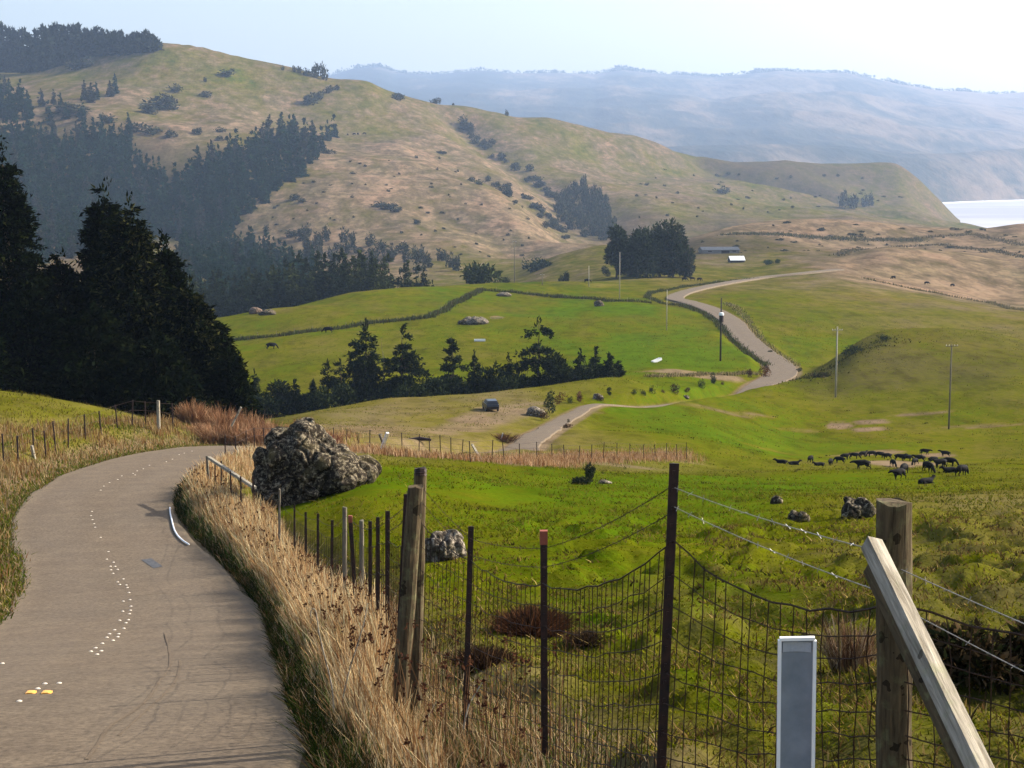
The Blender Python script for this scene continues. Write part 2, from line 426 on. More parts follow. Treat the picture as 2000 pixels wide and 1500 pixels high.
# ------------------------------------------------------------------ land colour: where the grass is dry, scrubby or bare
dry_pts = [  # x, y, dryness, scrub
 (1200,1400,.24,.4),(1600,1400,.24,.45),(1950,1400,.3,.55),(900,1450,.6,.2),(1500,1200,.3,.45),(1900,1200,.4,.55),(1900,1050,.5,.35),(1150,1200,.35,.45),  # near scrub: brown dead grass, raised to paint the shade of hummock hollows
 (1000,1000,.18,.08),(1300,1000,.2,.1),(1700,1020,.3,.2),(1950,980,.55,.15),(1500,950,.15,.0),(1100,930,.15,.0),(850,930,.1,.0),(800,1100,.3,.1),
 (1500,880,.15,0),(1800,860,.25,0),(1950,890,.3,0),(1350,840,.15,0),(1250,800,.12,0),(1500,800,.15,0),(1750,790,.25,.05),(1950,800,.3,0),
 (1300,880,.45,0),(1000,880,.65,.1),(800,880,.7,.1),(900,850,.62,.05),(1000,820,.5,0),(800,800,.6,0),(1000,775,.55,0),(1150,760,.35,0),(700,840,.7,.05),(650,815,.6,0),
 (1750,700,.42,.52),(1900,715,.4,.48),(1850,665,.38,.42),(1690,690,.4,.55),(1650,740,.35,.5),(1600,740,.3,.4),(1500,770,.2,.0),
 (500,700,.3,0),(600,680,.3,0),(700,650,.22,0),(900,700,.15,0),(1100,680,.08,0),(1250,680,.05,0),(1400,700,.05,0),(1000,620,.1,0),(1200,600,.1,0),(600,620,.35,0),(750,590,.18,0),(900,575,.2,0),(1100,560,.2,0),(1250,560,.25,0),
 (1500,660,.12,0),(1600,640,.18,0),(1500,580,.25,0),(1700,620,.3,0),(1850,610,.36,0),(1950,640,.38,0),(1700,570,.35,0),(1450,560,.4,0),
 (1400,525,.3,0),(1500,515,.35,.05),(1250,530,.4,.1),(1130,530,.55,.2),(1150,495,.5,.1),
 (1800,560,.9,.05),(1950,570,.92,.05),(1750,510,.88,.15),(1900,500,.85,.1),(1600,500,.75,.4),(1450,480,.55,.75),(1380,480,.6,.7),(1600,440,.98,.05),(1500,440,.95,.1),(1750,455,.9,.15),(1900,450,.9,.2),(1980,440,.85,.2),(1650,470,.95,.1),
 (50,800,.3,.12),(200,815,.28,.1),(20,835,.55,.2),(300,840,.6,.1),(330,815,.6,0),(100,880,.4,.1),(0,900,.6,.1),(0,1100,.6,.1),(-200,1000,.4,.1),(400,850,.6,.2),
 (300,130,.45,0),(450,160,.45,0),(550,200,.55,.0),(350,240,.75,.0),(200,180,.6,.05),(100,200,.65,.1),(450,220,.7,0),(650,200,.5,.05),(720,220,.55,.05),
 (700,300,.8,.0),(800,350,.8,.0),(700,380,.8,.05),(600,430,.72,.1),(560,400,.75,.1),(850,280,.72,.0),(1000,270,.5,.0),(1100,290,.5,.0),(1150,330,.6,.05),(900,400,.8,.05),(950,450,.8,.1),(800,460,.7,.2),(1050,480,.7,.25),
 (1250,330,.6,.1),(1300,390,.65,.25),(1400,400,.55,.3),(1500,390,.45,.15),(1450,330,.6,.6),(1600,340,.6,.6),(1700,345,.6,.45),(1600,410,.5,.2),(1750,400,.6,.3),(1720,420,.45,.15),(1250,430,.65,.45),(1350,440,.6,.45),(1780,370,.55,.3),
 (200,300,.6,.6),(100,350,.5,.7),(300,420,.5,.8),(450,360,.6,.6),(600,280,.75,.2),
 (100,120,.45,.2),
]
pp = []
for x, y, a, b in dry_pts:
    dm = 1000 if (y < 420 and x > 40) or (y < 500 and x < 1150) else (250 if y < 720 and x < 1400 else 3)
    p = at(x, y, dmin=dm); pp.append((p[0]/p[1]*5, math.log(p[1]), a, b))
pp = np.array(pp)

def land_tone(X, Y):
    Yc = np.maximum(Y, 3.0)
    u = X/Yc*5; w = np.log(Yc)
    nd = np.zeros(X.shape); nb = np.zeros(X.shape); ws = np.zeros(X.shape)
    for a, b, dv, bv in pp:
        k = 1/(((u-a)**2 + ((w-b)*2.2)**2) + .004)**1.6
        nd += k*dv; nb += k*bv; ws += k
    return nd/ws, nb/ws

dry, scrub = land_tone(GX, GY)
patch = []   # bare or straw coloured patches: x, y, half-width px, half-height px, dryness
for x, y, a, b, v in [(1730,903,60,5,.95),(1790,905,45,4,.9),(1830,890,35,4,.9),(1700,885,70,4,.85),(1640,832,26,6,.9),(1700,824,40,3.5,.9),(1700,838,35,4,.85),
      (1800,808,60,4,.8),(1940,833,60,3,.7),(1560,842,50,4,.5),(1480,812,45,3,.65),(1400,802,70,2.5,.65),(1360,730,95,5,.9),(970,620,14,2.5,.95),(1040,575,8,3,.7),(1340,790,60,3,.5),
      (985,575,14,3,.4),(1000,800,70,5,.75),(930,822,60,7,.8),(1150,803,30,5,.6),(1000,905,60,3,.8),(1180,905,110,4,.8),(1330,900,60,3,.7),(560,872,50,6,.8),
      (1900,830,80,2,.6),(1590,905,60,3,.45),(1500,878,60,2.5,.4)]:
    p = at(x, y); p1 = at(x, y-b); p2 = at(x, y+b)
    patch.append((p[0], p[1], metres(a, p[1]), max(1.0, abs(p1[1]-p2[1])/2), v))
worn = []
for X0, Yp, rx, ry, v in patch:
    j0 = np.searchsorted(QQ, Yp-3*ry); j1 = np.searchsorted(QQ, Yp+3*ry)+1
    gx = GX[:, j0:j1]; gy = GY[:, j0:j1]
    q = ((gx-X0)/rx)**2 + ((gy-Yp)/ry)**2
    q = q*(.55+.9*fbm2(gx/(rx*.35), gy/(ry*.5), 44, 3))
    m = smooth(1.4, .5, q)
    dry[:, j0:j1] = dry[:, j0:j1]*(1-m) + v*m
    scrub[:, j0:j1] *= (1-m)
    if v >= .84 and Yp < 330: worn.append((j0, j1, m*.6))
# roadside strips are straw coloured, gravelly close to the tarmac
hq_ = half_width(GY)
strip = np.where(GY < 108, smooth(HALF+4.2, HALF+1.2, offr), smooth(hq_+1.6, hq_+.4, offr)*.9)*(GY < 480)
dry = np.maximum(dry, strip*.85)
bare = smooth(hq_+.9, hq_+.2, offr)*(GY < 340)
for j0, j1, m in worn: bare[:, j0:j1] = np.maximum(bare[:, j0:j1], m)
# the dusty track that leaves the road towards the parked car
trk = np.array([at(x, y, dmin=100)[:2] for x, y in [(858,846),(890,830),(925,812),(960,800),(1010,792),(1060,787)]]); trk = resample(trk, .7)
trk2 = np.array([at(x, y, dmin=100)[:2] for x, y in [(900,842),(950,825),(1010,806),(1050,796)]]); trk2 = resample(trk2, .7)
j0 = np.searchsorted(QQ, 120); j1 = np.searchsorted(QQ, 260)
for P, hw in ((trk, 1.3), (trk2, 1.6)):
    gx = GX[:, j0:j1]; gy = GY[:, j0:j1]
    q = np.full(gx.shape, 1e9)
    for a, b in P: q = np.minimum(q, (gx-a)**2+(gy-b)**2)
    q = np.sqrt(q)
    bare[:, j0:j1] = np.maximum(bare[:, j0:j1], smooth(hw*1.8, hw*.4, q)*.75)
# track over the tan hills
trk3 = resample(np.array([at(x, y, dmin=400)[:2] for x, y in [(1535,500),(1575,508),(1610,520),(1680,535),(1760,552),(1840,568),(1920,584),(2010,602)]]), 3)
j0 = np.searchsorted(QQ, 520); j1 = np.searchsorted(QQ, 1000)
gx = GX[:, j0:j1]; gy = GY[:, j0:j1]; q = np.full(gx.shape, 1e9)
for a, b in trk3: q = np.minimum(q, (gx-a)**2+(gy-b)**2)
bare[:, j0:j1] = np.maximum(bare[:, j0:j1], smooth(7, 2.5, np.sqrt(q))*.6)

# ---- material of the land
def land_material(name):
    k = NT_(name); v = k.coord()
    a = k.n('ShaderNodeAttribute', attribute_name='tone'); sp = k.n('ShaderNodeSeparateColor'); k.l(a.outputs['Color'], sp.inputs[0])
    dryv, scr, bar = sp.outputs[0], sp.outputs[1], sp.outputs[2]
    far = a.outputs['Alpha']                                 # 0 close by .. 1 on the far hill: coarseness of the sward
    mpa = k.n('ShaderNodeMapping'); mpa.inputs['Scale'].default_value = (1, .45, 1); k.l(v, mpa.inputs[0])
    nf = k.noise(9.0, 5, .65); nm = k.noise(1.1, 5, .6); nl = k.noise(.09, 5, .6, mpa.outputs[0]); nx = k.noise(.012, 6, .62, mpa.outputs[0])
    # dryness varies patchily at every scale
    w = k.math('ADD', k.math('MULTIPLY', k.math('SUBTRACT', nm, .5), .9), k.math('MULTIPLY', k.math('SUBTRACT', nl, .5), k.math('ADD', 1.1, k.math('MULTIPLY', far, .9))))
    w = k.math('ADD', w, k.math('MULTIPLY', k.math('SUBTRACT', nx, .5), k.math('ADD', 1.3, k.math('MULTIPLY', far, 1.0))))
    w = k.math('MULTIPLY', w, .62)
    dv = k.math('ADD', dryv, w, True)
    col = k.ramp(dv, [(0.0, (.078,.13,.003)), (.22, (.113,.116,.004)), (.45, (.15,.128,.026)), (.7, (.185,.138,.072)), (1.0, (.3,.208,.12))])
    # dead brown tussock and scrub, also the painted shade of near hollows
    sc = k.math('ADD', k.math('SUBTRACT', k.math('MULTIPLY', scr, 1.9), .5), k.math('MULTIPLY', k.math('SUBTRACT', k.mix(far, nm, nx), .5), 1.8))
    sc = k.math('ADD', sc, k.math('MULTIPLY', k.math('SUBTRACT', k.mix(far, nf, nl), .5), 1.3), True)
    sc = k.math('MULTIPLY', sc, k.math('MULTIPLY', scr, 3.0, True))
    col = k.mix(k.math('MULTIPLY', sc, .88), col, k.mix(nl, (.06,.042,.024), (.075,.07,.03)))
    soil = k.mix(nf, (.17,.12,.07), (.27,.2,.125))
    col = k.mix(k.math('MULTIPLY', bar, k.math('ADD', k.math('MULTIPLY', nm, .8), .55), True), col, soil)
    ng = k.noise(.33, 5, .65, mpa.outputs[0]); nn = k.noise(.03, 5, .6, mpa.outputs[0])
    fine = k.mix(k.math('GREATER_THAN', far, .5), nf, nl)
    col = k.mix(.6, col, k.ramp(fine, [(.36, .5), (.62, 1.08)]), 'MULTIPLY')
    col = k.mix(.6, col, k.ramp(ng, [(.36, .55), (.5, 1.0), (.66, 1.2)]), 'MULTIPLY')
    col = k.mix(.6, col, k.ramp(nn, [(.3, (.75,.85,.7)), (.5, (1.,1.,1.)), (.72, (1.25,1.08,1.1))]), 'MULTIPLY')
    hgt = k.math('ADD', k.math('MULTIPLY', nf, .03), k.math('MULTIPLY', nm, .16))
    hgt = k.math('ADD', hgt, k.math('MULTIPLY', nl, .5))
    hgt = k.math('ADD', hgt, k.math('MULTIPLY', k.math('MULTIPLY', nx, 5.0), far))
    sz = k.n('ShaderNodeSeparateXYZ'); k.l(v, sz.inputs[0])
    tr = k.math('SINE', k.math('ADD', k.math('MULTIPLY', sz.outputs[2], 1.3), k.math('MULTIPLY', nx, 40)))
    tr = k.math('MULTIPLY', k.math('MULTIPLY', k.math('SUBTRACT', tr, .55, True), far), k.math('MULTIPLY', nl, 1.3))
    col = k.mix(tr, col, (.09,.07,.04))
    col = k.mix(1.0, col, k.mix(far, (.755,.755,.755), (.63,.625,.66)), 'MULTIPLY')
    return k.bsdf(col, 1.0, 0.0, hgt, .8, 1.0)
M_land = land_material('grassland')

def land_mesh(name, ja, jb, label):
    n1 = jb-ja
    V = np.stack([GX[:, ja:jb], GY[:, ja:jb], GZ[:, ja:jb]], -1).reshape(-1, 3)
    i, j = np.meshgrid(np.arange(NT-1), np.arange(n1-1), indexing='ij')
    a = (i*n1+j).ravel()
    Fq = np.stack([a, a+n1, a+n1+1, a+1], 1)
    o = mesh_np(name, V, Fq, M_land, smoothed=True)
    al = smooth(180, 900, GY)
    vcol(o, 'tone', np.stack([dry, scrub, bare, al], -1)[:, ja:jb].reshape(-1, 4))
    o['kind'] = 'structure'; o['label'] = label
    return o
JS = int(np.searchsorted(QQ, 1085))
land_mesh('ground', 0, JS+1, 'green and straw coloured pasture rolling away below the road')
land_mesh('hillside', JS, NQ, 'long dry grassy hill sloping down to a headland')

# ------------------------------------------------------------------ road
k = NT_('worn asphalt'); v = k.coord()
a = k.n('ShaderNodeAttribute', attribute_name='tone'); sp = k.n('ShaderNodeSeparateColor'); k.l(a.outputs['Color'], sp.inputs[0])
n1 = k.noise(11, 7, .82); n2 = k.noise(1.2, 5, .6); n3 = k.noise(.25, 3, .5); n4 = k.noise(16, 3, .6)
col = k.ramp(n2, [(.3, (.1,.076,.052)), (.7, (.131,.1,.067))])
col = k.mix(.5, col, k.ramp(n3, [(.3, (.9,.92,.94)), (.7, (1,.97,.94))]), 'MULTIPLY')
col = k.mix(1.0, col, k.ramp(n1, [(.36, .55), (.5, 1.0), (.64, 1.4)]), 'MULTIPLY')
col = k.mix(k.math('MULTIPLY', sp.outputs[0], k.math('ADD', k.math('MULTIPLY', n4, .8), .2), True), col, (.15,.125,.1))    # wheel tracks and tar seams
col = k.mix(k.math('MULTIPLY', sp.outputs[1], k.math('ADD', n4, .25), True), col, (.42,.32,.19))                      # grit at the edges
M_road = k.bsdf(col, .92, .12, n1, .6, .012)
NR = len(ROAD); lat = np.r_[-1, -.97, np.linspace(-.92, .92, 13), .97, 1]; NW = len(lat)
hw_ = half_width(ROAD[:, 1])
wob = (fbm2(np.arange(NR)*.25, np.zeros(NR), 71, 3)-.5)*.5
wob2 = (fbm2(np.arange(NR)*.25, np.ones(NR)*7, 72, 3)-.5)*.5
LW = hw_ + wob; RW = hw_ + wob2
V = np.zeros((NR, NW, 3)); T = np.zeros((NR, NW, 4))
for k_, t in enumerate(lat):
    off = np.where(t < 0, t*LW, t*RW)
    V[:, k_, 0] = ROAD[:, 0]+NRM[:, 0]*off; V[:, k_, 1] = ROAD[:, 1]+NRM[:, 1]*off
    V[:, k_, 2] = ROAD[:, 2] + .03*(1-t*t) + .012 + .0002*np.maximum(ROAD[:, 1], 0)
    T[:, k_, 0] = .10*(abs(abs(t)-.5) < .2)
    T[:, k_, 1] = max(0, (abs(t)-.9)/.1)*np.where(ROAD[:, 1] < 112, .45, .1)
i, j = np.meshgrid(np.arange(NR-1), np.arange(NW-1), indexing='ij'); a_ = (i*NW+j).ravel()
# soft shoulder: the outer verts dip under the verge
for e_ in (0, -1): V[:, e_, 2] -= .04+.0008*np.maximum(ROAD[:, 1], 0)
road = mesh_np('road', V.reshape(-1, 3), np.stack([a_, a_+1, a_+NW+1, a_+NW], 1), M_road, smoothed=True)
vcol(road, 'tone', T.reshape(-1, 4)); road['kind'] = 'structure'; road['label'] = 'worn narrow tarmac road winding down through the pasture'

def road_pt(i, off, dz=0.0):
    i = int(np.clip(i, 0, NR-1)); t = off/HALF
    return Vector((ROAD[i, 0]+NRM[i, 0]*off, ROAD[i, 1]+NRM[i, 1]*off, ROAD[i, 2]+.03*(1-t*t)+.012+dz))

# ------------------------------------------------------------------ far mountains, sea
def far_sheet(name, crest, base, d0, d1, mat, label, seed, rough=60):
    cs = sorted(sight(x, y)+(d,) for x, y, d in crest)
    ks = np.array([c[0] for c in cs]); km = np.array([c[1] for c in cs]); kd = np.array([c[2] for c in cs])
    bs = sorted(sight(x, y)+(d,) for x, y, d in base)
    qs = np.array([c[0] for c in bs]); qd = np.array([c[2] for c in bs])
    S = np.linspace(-.66, .66, 520); nd = 150
    cm = np.interp(S, ks, km); cd = np.interp(S, ks, kd); bd = np.interp(S, qs, qd)
    u = np.linspace(0, 1.25, nd)
    Yg = bd[:, None]+(cd-bd)[:, None]*u[None]
    Xg = S[:, None]*Yg
    zc = cm*cd
    prof = np.where(u <= 1, .93*np.clip(u, 0, 1)+.07*np.sin(np.clip(u, 0, 1)*math.pi/2), 1-((u-1)/.25)**2*.6)
    Zg = SEA-3 + (zc-SEA+3)[:, None]*prof[None]
    env = np.clip(np.minimum(u*5, np.abs(1-u)*4+.05), 0, 1)[None]
    rid = 1-np.abs(2*fbm2(Xg/900, Yg/1500, seed, 4)-1)
    Zg += ((rid-.72)*rough*5 + (fbm2(Xg/260, Yg/400, seed+9, 4)-.5)*rough*1.6)*env
    V = np.stack([Xg, Yg, Zg], -1).reshape(-1, 3)
    i, j = np.meshgrid(np.arange(len(S)-1), np.arange(nd-1), indexing='ij'); a = (i*nd+j).ravel()
    o = mesh_np(name, V, np.stack([a, a+nd, a+nd+1, a+1], 1), mat, smoothed=True)
    o['kind'] = 'structure'; o['label'] = label
    return o, (S, cd, zc)
k = NT_('wooded range'); v = k.coord()
mq = k.n('ShaderNodeMapping'); mq.inputs['Scale'].default_value = (1, .14, 1.4); k.l(v, mq.inputs[0])
n1 = k.noise(.0026, 7, .66, mq.outputs[0], .5); n2 = k.noise(.016, 5, .65, mq.outputs[0]); n3 = k.noise(.0012, 4, .5)
sp = k.n('ShaderNodeSeparateXYZ'); k.l(v, sp.inputs[0])
w = k.math('ADD', n1, k.math('MULTIPLY', k.math('SUBTRACT', n2, .5), .5))
w = k.math('ADD', w, k.math('MULTIPLY', sp.outputs[0], .00008))      # more open grassland towards the coast
col = k.ramp(w, [(.44, (.012,.02,.018)), (.56, (.032,.034,.026)), (.74, (.13,.098,.07))])
M_far = k.bsdf(col, .95, .05, n2, .6, 18.0)
K_ = 1.45
crest = [(-500,165,8000),(400,160,8000),(640,150,8000),(690,133,8000),(740,129,8000),(775,142,8000),(850,146,8000),(930,137,8100),(1010,143,8100),(1090,142,8100),(1160,145,8100),(1215,136,8000),(1300,144,7900),(1400,150,7800),(1470,143,7600),(1520,138,7500),(1600,142,7500),(1650,141,7400),(1700,151,7300),(1760,164,7200),(1830,176,7200),(1890,179,7200),(1940,184,7200),(2000,180,7300),(2500,205,7400)]
base = [(-500,400,4300),(1300,400,4300),(1700,395,4300),(1850,388,4550),(2000,384,5000),(2500,374,6000)]
crest = [(a, b, c*K_) for a, b, c in crest]
mt, MTN = far_sheet('mountains', crest, base, 0, 0, M_far, 'hazy blue wooded range along the far coast', 5, 16)
# lower foothill of the range reaching the beach
crest2 = [(-500,300,5400),(1000,300,5400),(1350,285,5300),(1500,282,5300),(1650,285,5300),(1750,300,5300),(1850,300,5400),(2000,290,5700),(2500,280,6500)]
base2 = [(-500,410,4000),(1300,410,4000),(1700,405,4000),(1850,388.5,4540),(2000,384.5,4980),(2500,375,5900)]
far_sheet('foothills', crest2, base2, 0, 0, M_far, 'pale grassy foothills behind the bay', 8, 12)

k = NT_('sea'); v = k.coord()
mp = k.n('ShaderNodeMapping'); mp.inputs['Scale'].default_value = (.3, 1, 1); k.l(v, mp.inputs[0])
n1 = k.noise(.05, 4, .6, mp.outputs[0]); n2 = k.noise(.004, 4, .6, mp.outputs[0])
M_sea = k.bsdf(k.ramp(n2, [(.4, (.25,.25,.28)), (.65, (.38,.38,.41))]), .6, .3, n1, .25, 2.0)
w = mesh_np('water', [(-6000,2300,SEA),(9000,2300,SEA),(9000,8500,SEA),(-6000,8500,SEA)], np.array([(0,1,2,3)]), M_sea)
w['kind'] = 'structure'; w['label'] = 'pale bright sea in the bay'
# surf lines along the far beach
mb = MB()
for off, wid, z in ((0, 60, .25), (110, 28, .25), (230, 22, .25)):
    pts = []
    for x in np.linspace(1700, 2350, 40):
        s, m = sight(x, 0); d = np.interp(x, [1700, 1850, 2000, 2500], [4010, 4555, 5010, 5960])-off-12*math.sin(x*.05+off)
        pts.append((s*d, d))
    pts = np.array(pts); n = len(pts)
    ww = wid*(.4+fbm2(np.arange(n)*.35, np.ones(n)*off, 6, 2))
    v_ = [(a, b, SEA+z) for a, b in pts]+[(a, b-c, SEA+z) for (a, b), c in zip(pts, ww)]
    mb.add(v_, [(q, q+n, q+n+1, q+1) for q in range(n-1)])
foam = mb.build('surf', simple_mat('foam', (.75,.77,.78), (.85,.86,.86), .02), None)
foam['kind'] = 'structure'; foam['label'] = 'white surf lines along the far beach'
mb = MB(); pts = []
for x in np.linspace(1700, 2350, 40):
    s, m = sight(x, 0); d = np.interp(x, [1700, 1850, 2000, 2500], [4010, 4555, 5010, 5960]); pts.append((s*(d+8), d+8, s*(d+190), d+190))
n = len(pts)
mb.add([(a, b, SEA+.6) for a, b, c, e in pts]+[(c, e, SEA+14) for a, b, c, e in pts], [(q, q+1, q+n+1, q+n) for q in range(n-1)])
bch = mb.build('beach', simple_mat('beach sand', (.3,.22,.17), (.4,.31,.24), .02), None)
bch['kind'] = 'structure'; bch['label'] = 'thin brown beach under the far foothills'
# ------------------------------------------------------------------ plants: mesh builders
def unit(a): return a/np.maximum(np.linalg.norm(a, axis=1), 1e-9)[:, None]

def tufts(P, Dr, L, Wd, rng):
    """one small pointed leaf or needle spray per point"""
    n = len(P); Dr = unit(Dr)
    r = unit(np.cross(Dr, rng.normal(size=(n, 3))))
    a = P - r*(Wd/2)[:, None] + Dr*(L*.18)[:, None]; b = P + r*(Wd/2)[:, None] + Dr*(L*.18)[:, None]
    V = np.stack([P-Dr*(L*.15)[:, None], b, P+Dr*L[:, None], a], 1).reshape(-1, 3)
    return V, (np.arange(n)[:, None]*4+np.arange(4)[None]).astype(np.int32)

def tones(n, rng, pal, var=.35, per=4):
    pal = np.array(pal); c = pal[rng.integers(0, len(pal), n)]*(1+rng.uniform(-var, var, (n, 1)))
    return np.repeat(c, per, 0)

def conifer_crown(Ht, R, rng, branches=120, per=14, power=.85, rag=.35, rise=.25, droop=.35, low=.06, tl=.5, tw=.18, pal=((.03,.05,.02),), lean=0.0, gap=0.0, spray=3, topfill=0.0, tier=0.0):
    zf = low + (1-low)*(1-np.sqrt(rng.uniform(0, 1, branches))*.999)**1.0
    zf = np.r_[zf, rng.uniform(.66, .9, int(branches*topfill))]
    if tier > 0: zf = np.clip(np.round(zf/tier)*tier+rng.normal(size=len(zf))*tier*.16, low, .985)
    if gap > 0:                                     # bare stretches between storeys of limbs
        st = rng.uniform(0, 1, 6); zf = zf[np.min(np.abs(zf[:, None]-st[None]), 1) > gap*.035]
    nb = len(zf)
    az = rng.uniform(0, 2*math.pi, nb)
    sector = 1+rag*.9*(fbm2(az*1.3+zf*7, zf*9, int(rng.integers(1e6)), 2)-.5)*2
    L = R*(1-zf)**power*sector*rng.uniform(1-rag, 1+rag*.4, nb) + R*.035
    Ps, Ds = [], []
    for i in range(nb):
        m = max(3, int(per*(.35+L[i]/R)))
        t = np.sqrt(rng.uniform(.02, 1, m))
        d = np.array([math.cos(az[i]), math.sin(az[i])])
        cz = zf[i]*Ht + L[i]*(rise*t - droop*t*t) + (0.05*Ht if zf[i] > .93 and tier == 0 else 0)*t
        jit = rng.normal(size=(m, 3))*(.10*L[i]+.06)*np.array([1, 1, .45])
        P = np.stack([d[0]*L[i]*t, d[1]*L[i]*t, cz], 1)+jit
        Dn = np.stack([np.full(m, d[0]), np.full(m, d[1]), rng.uniform(-.3, .4, m)], 1)+rng.normal(size=(m, 3))*.4
        for _ in range(spray):
            Ps.append(P+rng.normal(size=P.shape)*tl*.25); Ds.append(Dn+rng.normal(size=(m, 3))*.6)
    top = np.linspace(.88, 1.0, 22)*Ht
    P = np.stack([rng.normal(size=22)*R*.045*(1.25-top/Ht)*4, rng.normal(size=22)*R*.045*(1.25-top/Ht)*4, top], 1); Ps.append(P); Ds.append(np.array([0, 0, 1.])+rng.normal(size=(22, 3))*.5)
    P = np.vstack(Ps); Dn = np.vstack(Ds)
    P[:, 0] += lean*P[:, 2]
    n = len(P)
    V, Fc = tufts(P, Dn, tl*rng.uniform(.6, 1.4, n), tw*rng.uniform(.6, 1.5, n), rng)
    return V, Fc, tones(n, rng, pal)

def trunk_mesh(Ht, r0, rng, lean=0.0, limbs=0, R=1.0, top=.97, lowz=.15):
    mb = MB(); n = 7
    zs = np.linspace(0, Ht*top, n)
    P = [(lean*z+rng.normal()*.01*Ht*(k > 0), rng.normal()*.008*Ht*(k > 0), z) for k, z in enumerate(zs)]
    mb.tube(P, [r0*(1.25 if k == 0 else 1-.9*k/(n-1)) for k in range(n)], 7)
    for _ in range(limbs):
        z = rng.uniform(lowz, .9)*Ht; a = rng.uniform(0, 6.28); L = R*(1-z/Ht)**.8*rng.uniform(.6, 1.05)
        p0 = np.array([lean*z, 0, z]); d = np.array([math.cos(a), math.sin(a), 0])
        mb.tube([p0, p0+d*L*.5+np.array([0, 0, .1*L]), p0+d*L+np.array([0, 0, .02*L])], [r0*.28*(1-z/Ht)+.02, r0*.18*(1-z/Ht)+.015, .012], 5, False)
    return mb

def lobed_crown(W, Ht, rng, lobes=9, leaves=1500, tl=.4, tw=.25, pal=((.05,.07,.03),), flat=.75, low=.1, depth=None, shell=.45):
    """broad crown or shrub: leaves spread through several uneven lobes"""
    depth = depth or W
    Ps, Ds = [], []
    for k in range(lobes):
        a = rng.uniform(0, 6.28); q = math.sqrt(rng.uniform(0, 1))*.62
        zc = Ht*(low+(1-low)*rng.uniform(.18, .72)*(1-.35*q))
        c = np.array([math.cos(a)*q*W/2, math.sin(a)*q*depth/2, zc])
        r = rng.uniform(.22, .42)*min(W, Ht*1.2)*(1.05-.5*q)
        r = min(r, (Ht-zc)*1.05+.02, )
        m = max(6, int(leaves*rng.uniform(.6, 1.4)/lobes))
        d = unit(rng.normal(size=(m, 3))); rr = r*(shell+(1-shell)*rng.uniform(0, 1, m)**.6)*rng.uniform(.85, 1.18, m)
        P = c+d*rr[:, None]*np.array([W/Ht if W > Ht*1.4 else 1, depth/Ht if W > Ht*1.4 else 1, flat])
        Ps.append(P); Ds.append(d+rng.normal(size=(m, 3))*.7+np.array([0, 0, .25]))
    P = np.vstack(Ps); Dn = np.vstack(Ds)
    P[:, 2] *= Ht/np.quantile(P[:, 2], .992)
    k = P[:, 2] < 0; P[k, 2] = rng.uniform(0, .25, k.sum())*Ht
    n = len(P)
    V, Fc = tufts(P, Dn, tl*rng.uniform(.6, 1.5, n), tw*rng.uniform(.6, 1.5, n), rng)
    return V, Fc, tones(n, rng, pal)

def blades(B, lean, h, w, col, rng, tipcol=None):
    """grass blades and stems: root, bent middle, tip"""
    n = len(B); a = rng.uniform(0, math.pi, n)
    r = np.stack([np.cos(a), np.sin(a), np.zeros(n)], 1)*(w/2)[:, None]
    l3 = np.c_[lean, np.zeros(n)]; up = np.array([0, 0, 1.])[None]
    mid = B+up*(h*.55)[:, None]+l3*.32; tip = B+up*h[:, None]+l3
    V = np.stack([B-r, B+r, mid+r*.85, mid-r*.85, tip+r*.25, tip-r*.25], 1).reshape(-1, 3)
    q = np.arange(n)[:, None]*6
    Fc = np.vstack([q+np.array([[0, 1, 2, 3]]), q+np.array([[3, 2, 4, 5]])]).astype(np.int32)
    tc = col if tipcol is None else tipcol
    T = np.stack([col, col, (col+tc)/2, (col+tc)/2, tc, tc], 1).reshape(-1, 3)
    return V, Fc, T

M_leaf = leaf_mat('needles and leaves', .15, .85, .03)
M_grass = leaf_mat('grass blades', .3, .7, .12)
M_twig = leaf_mat('bare twigs', .05, .85, .1)
M_bark = simple_mat('bark', (.05,.035,.022), (.11,.08,.055), 9, .95, .05, .8, .05, stretch=(4, 4, .6))

def leafobj(name, data, m, parent=None):
    V, Fc, T = data
    o = mesh_np(name, V, Fc, m, parent); vcol(o, 'tone', T); return o

def tree_thing(name, p, crown, trunk, label, cat, group, rz=0.0, sink=.1):
    e = empty(name, (p[0], p[1], p[2]-sink), rz, label, cat, group)
    leafobj('crown', crown, M_leaf, e)
    trunk.build('trunk', M_bark, e, True)
    return e

def ht(x, d, top_y):
    """height of something standing at column x, d metres ahead, whose top is seen at top_y"""
    s, m = sight(x, top_y); p = np.array([s*d, d, h1(s*d, d)])
    return p, m*d-p[2]

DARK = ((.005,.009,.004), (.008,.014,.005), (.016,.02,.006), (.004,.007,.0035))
DARKG = ((.035,.055,.018), (.05,.07,.022), (.065,.075,.024), (.028,.045,.02))
# ------------------------------------------------------------------ the big dark conifers left of the road
big = [ # x, d, top y, radius m, power, label
 (3,112,248,4.8,.85,'very tall dark conifer cut by the left edge of the photo'),
 (203,116,333,5.0,.84,'tallest dark conifer of the clump above the road bend'),
 (252,110,362,4.2,.72,'dark conifer with a rounded tip leaning on the tallest one'),
 (318,112,438,3.5,.75,'dark conifer on the right shoulder of the clump'),
 (368,108,528,3.2,.7,'mid height dark conifer stepping down towards the green hill'),
 (412,110,600,2.6,.65,'short broad conifer low on the right of the clump'),
 (445,106,672,2.0,.7,'lowest pointed conifer at the right foot of the clump'),
 (118,114,478,3.8,.65,'dark conifer on the left shoulder of the clump'),
 (48,108,560,3.6,.6,'squat dark conifer between the clump and the left edge'),
 (180,102,585,3.4,.55,'black shaded conifer in front at the foot of the clump'),
 (300,100,640,3.0,.55,'low bushy conifer in front on the right foot of the clump'),
 (-60,104,600,3.4,.6,'squat dark conifer at the left edge below the very tall one'),
]
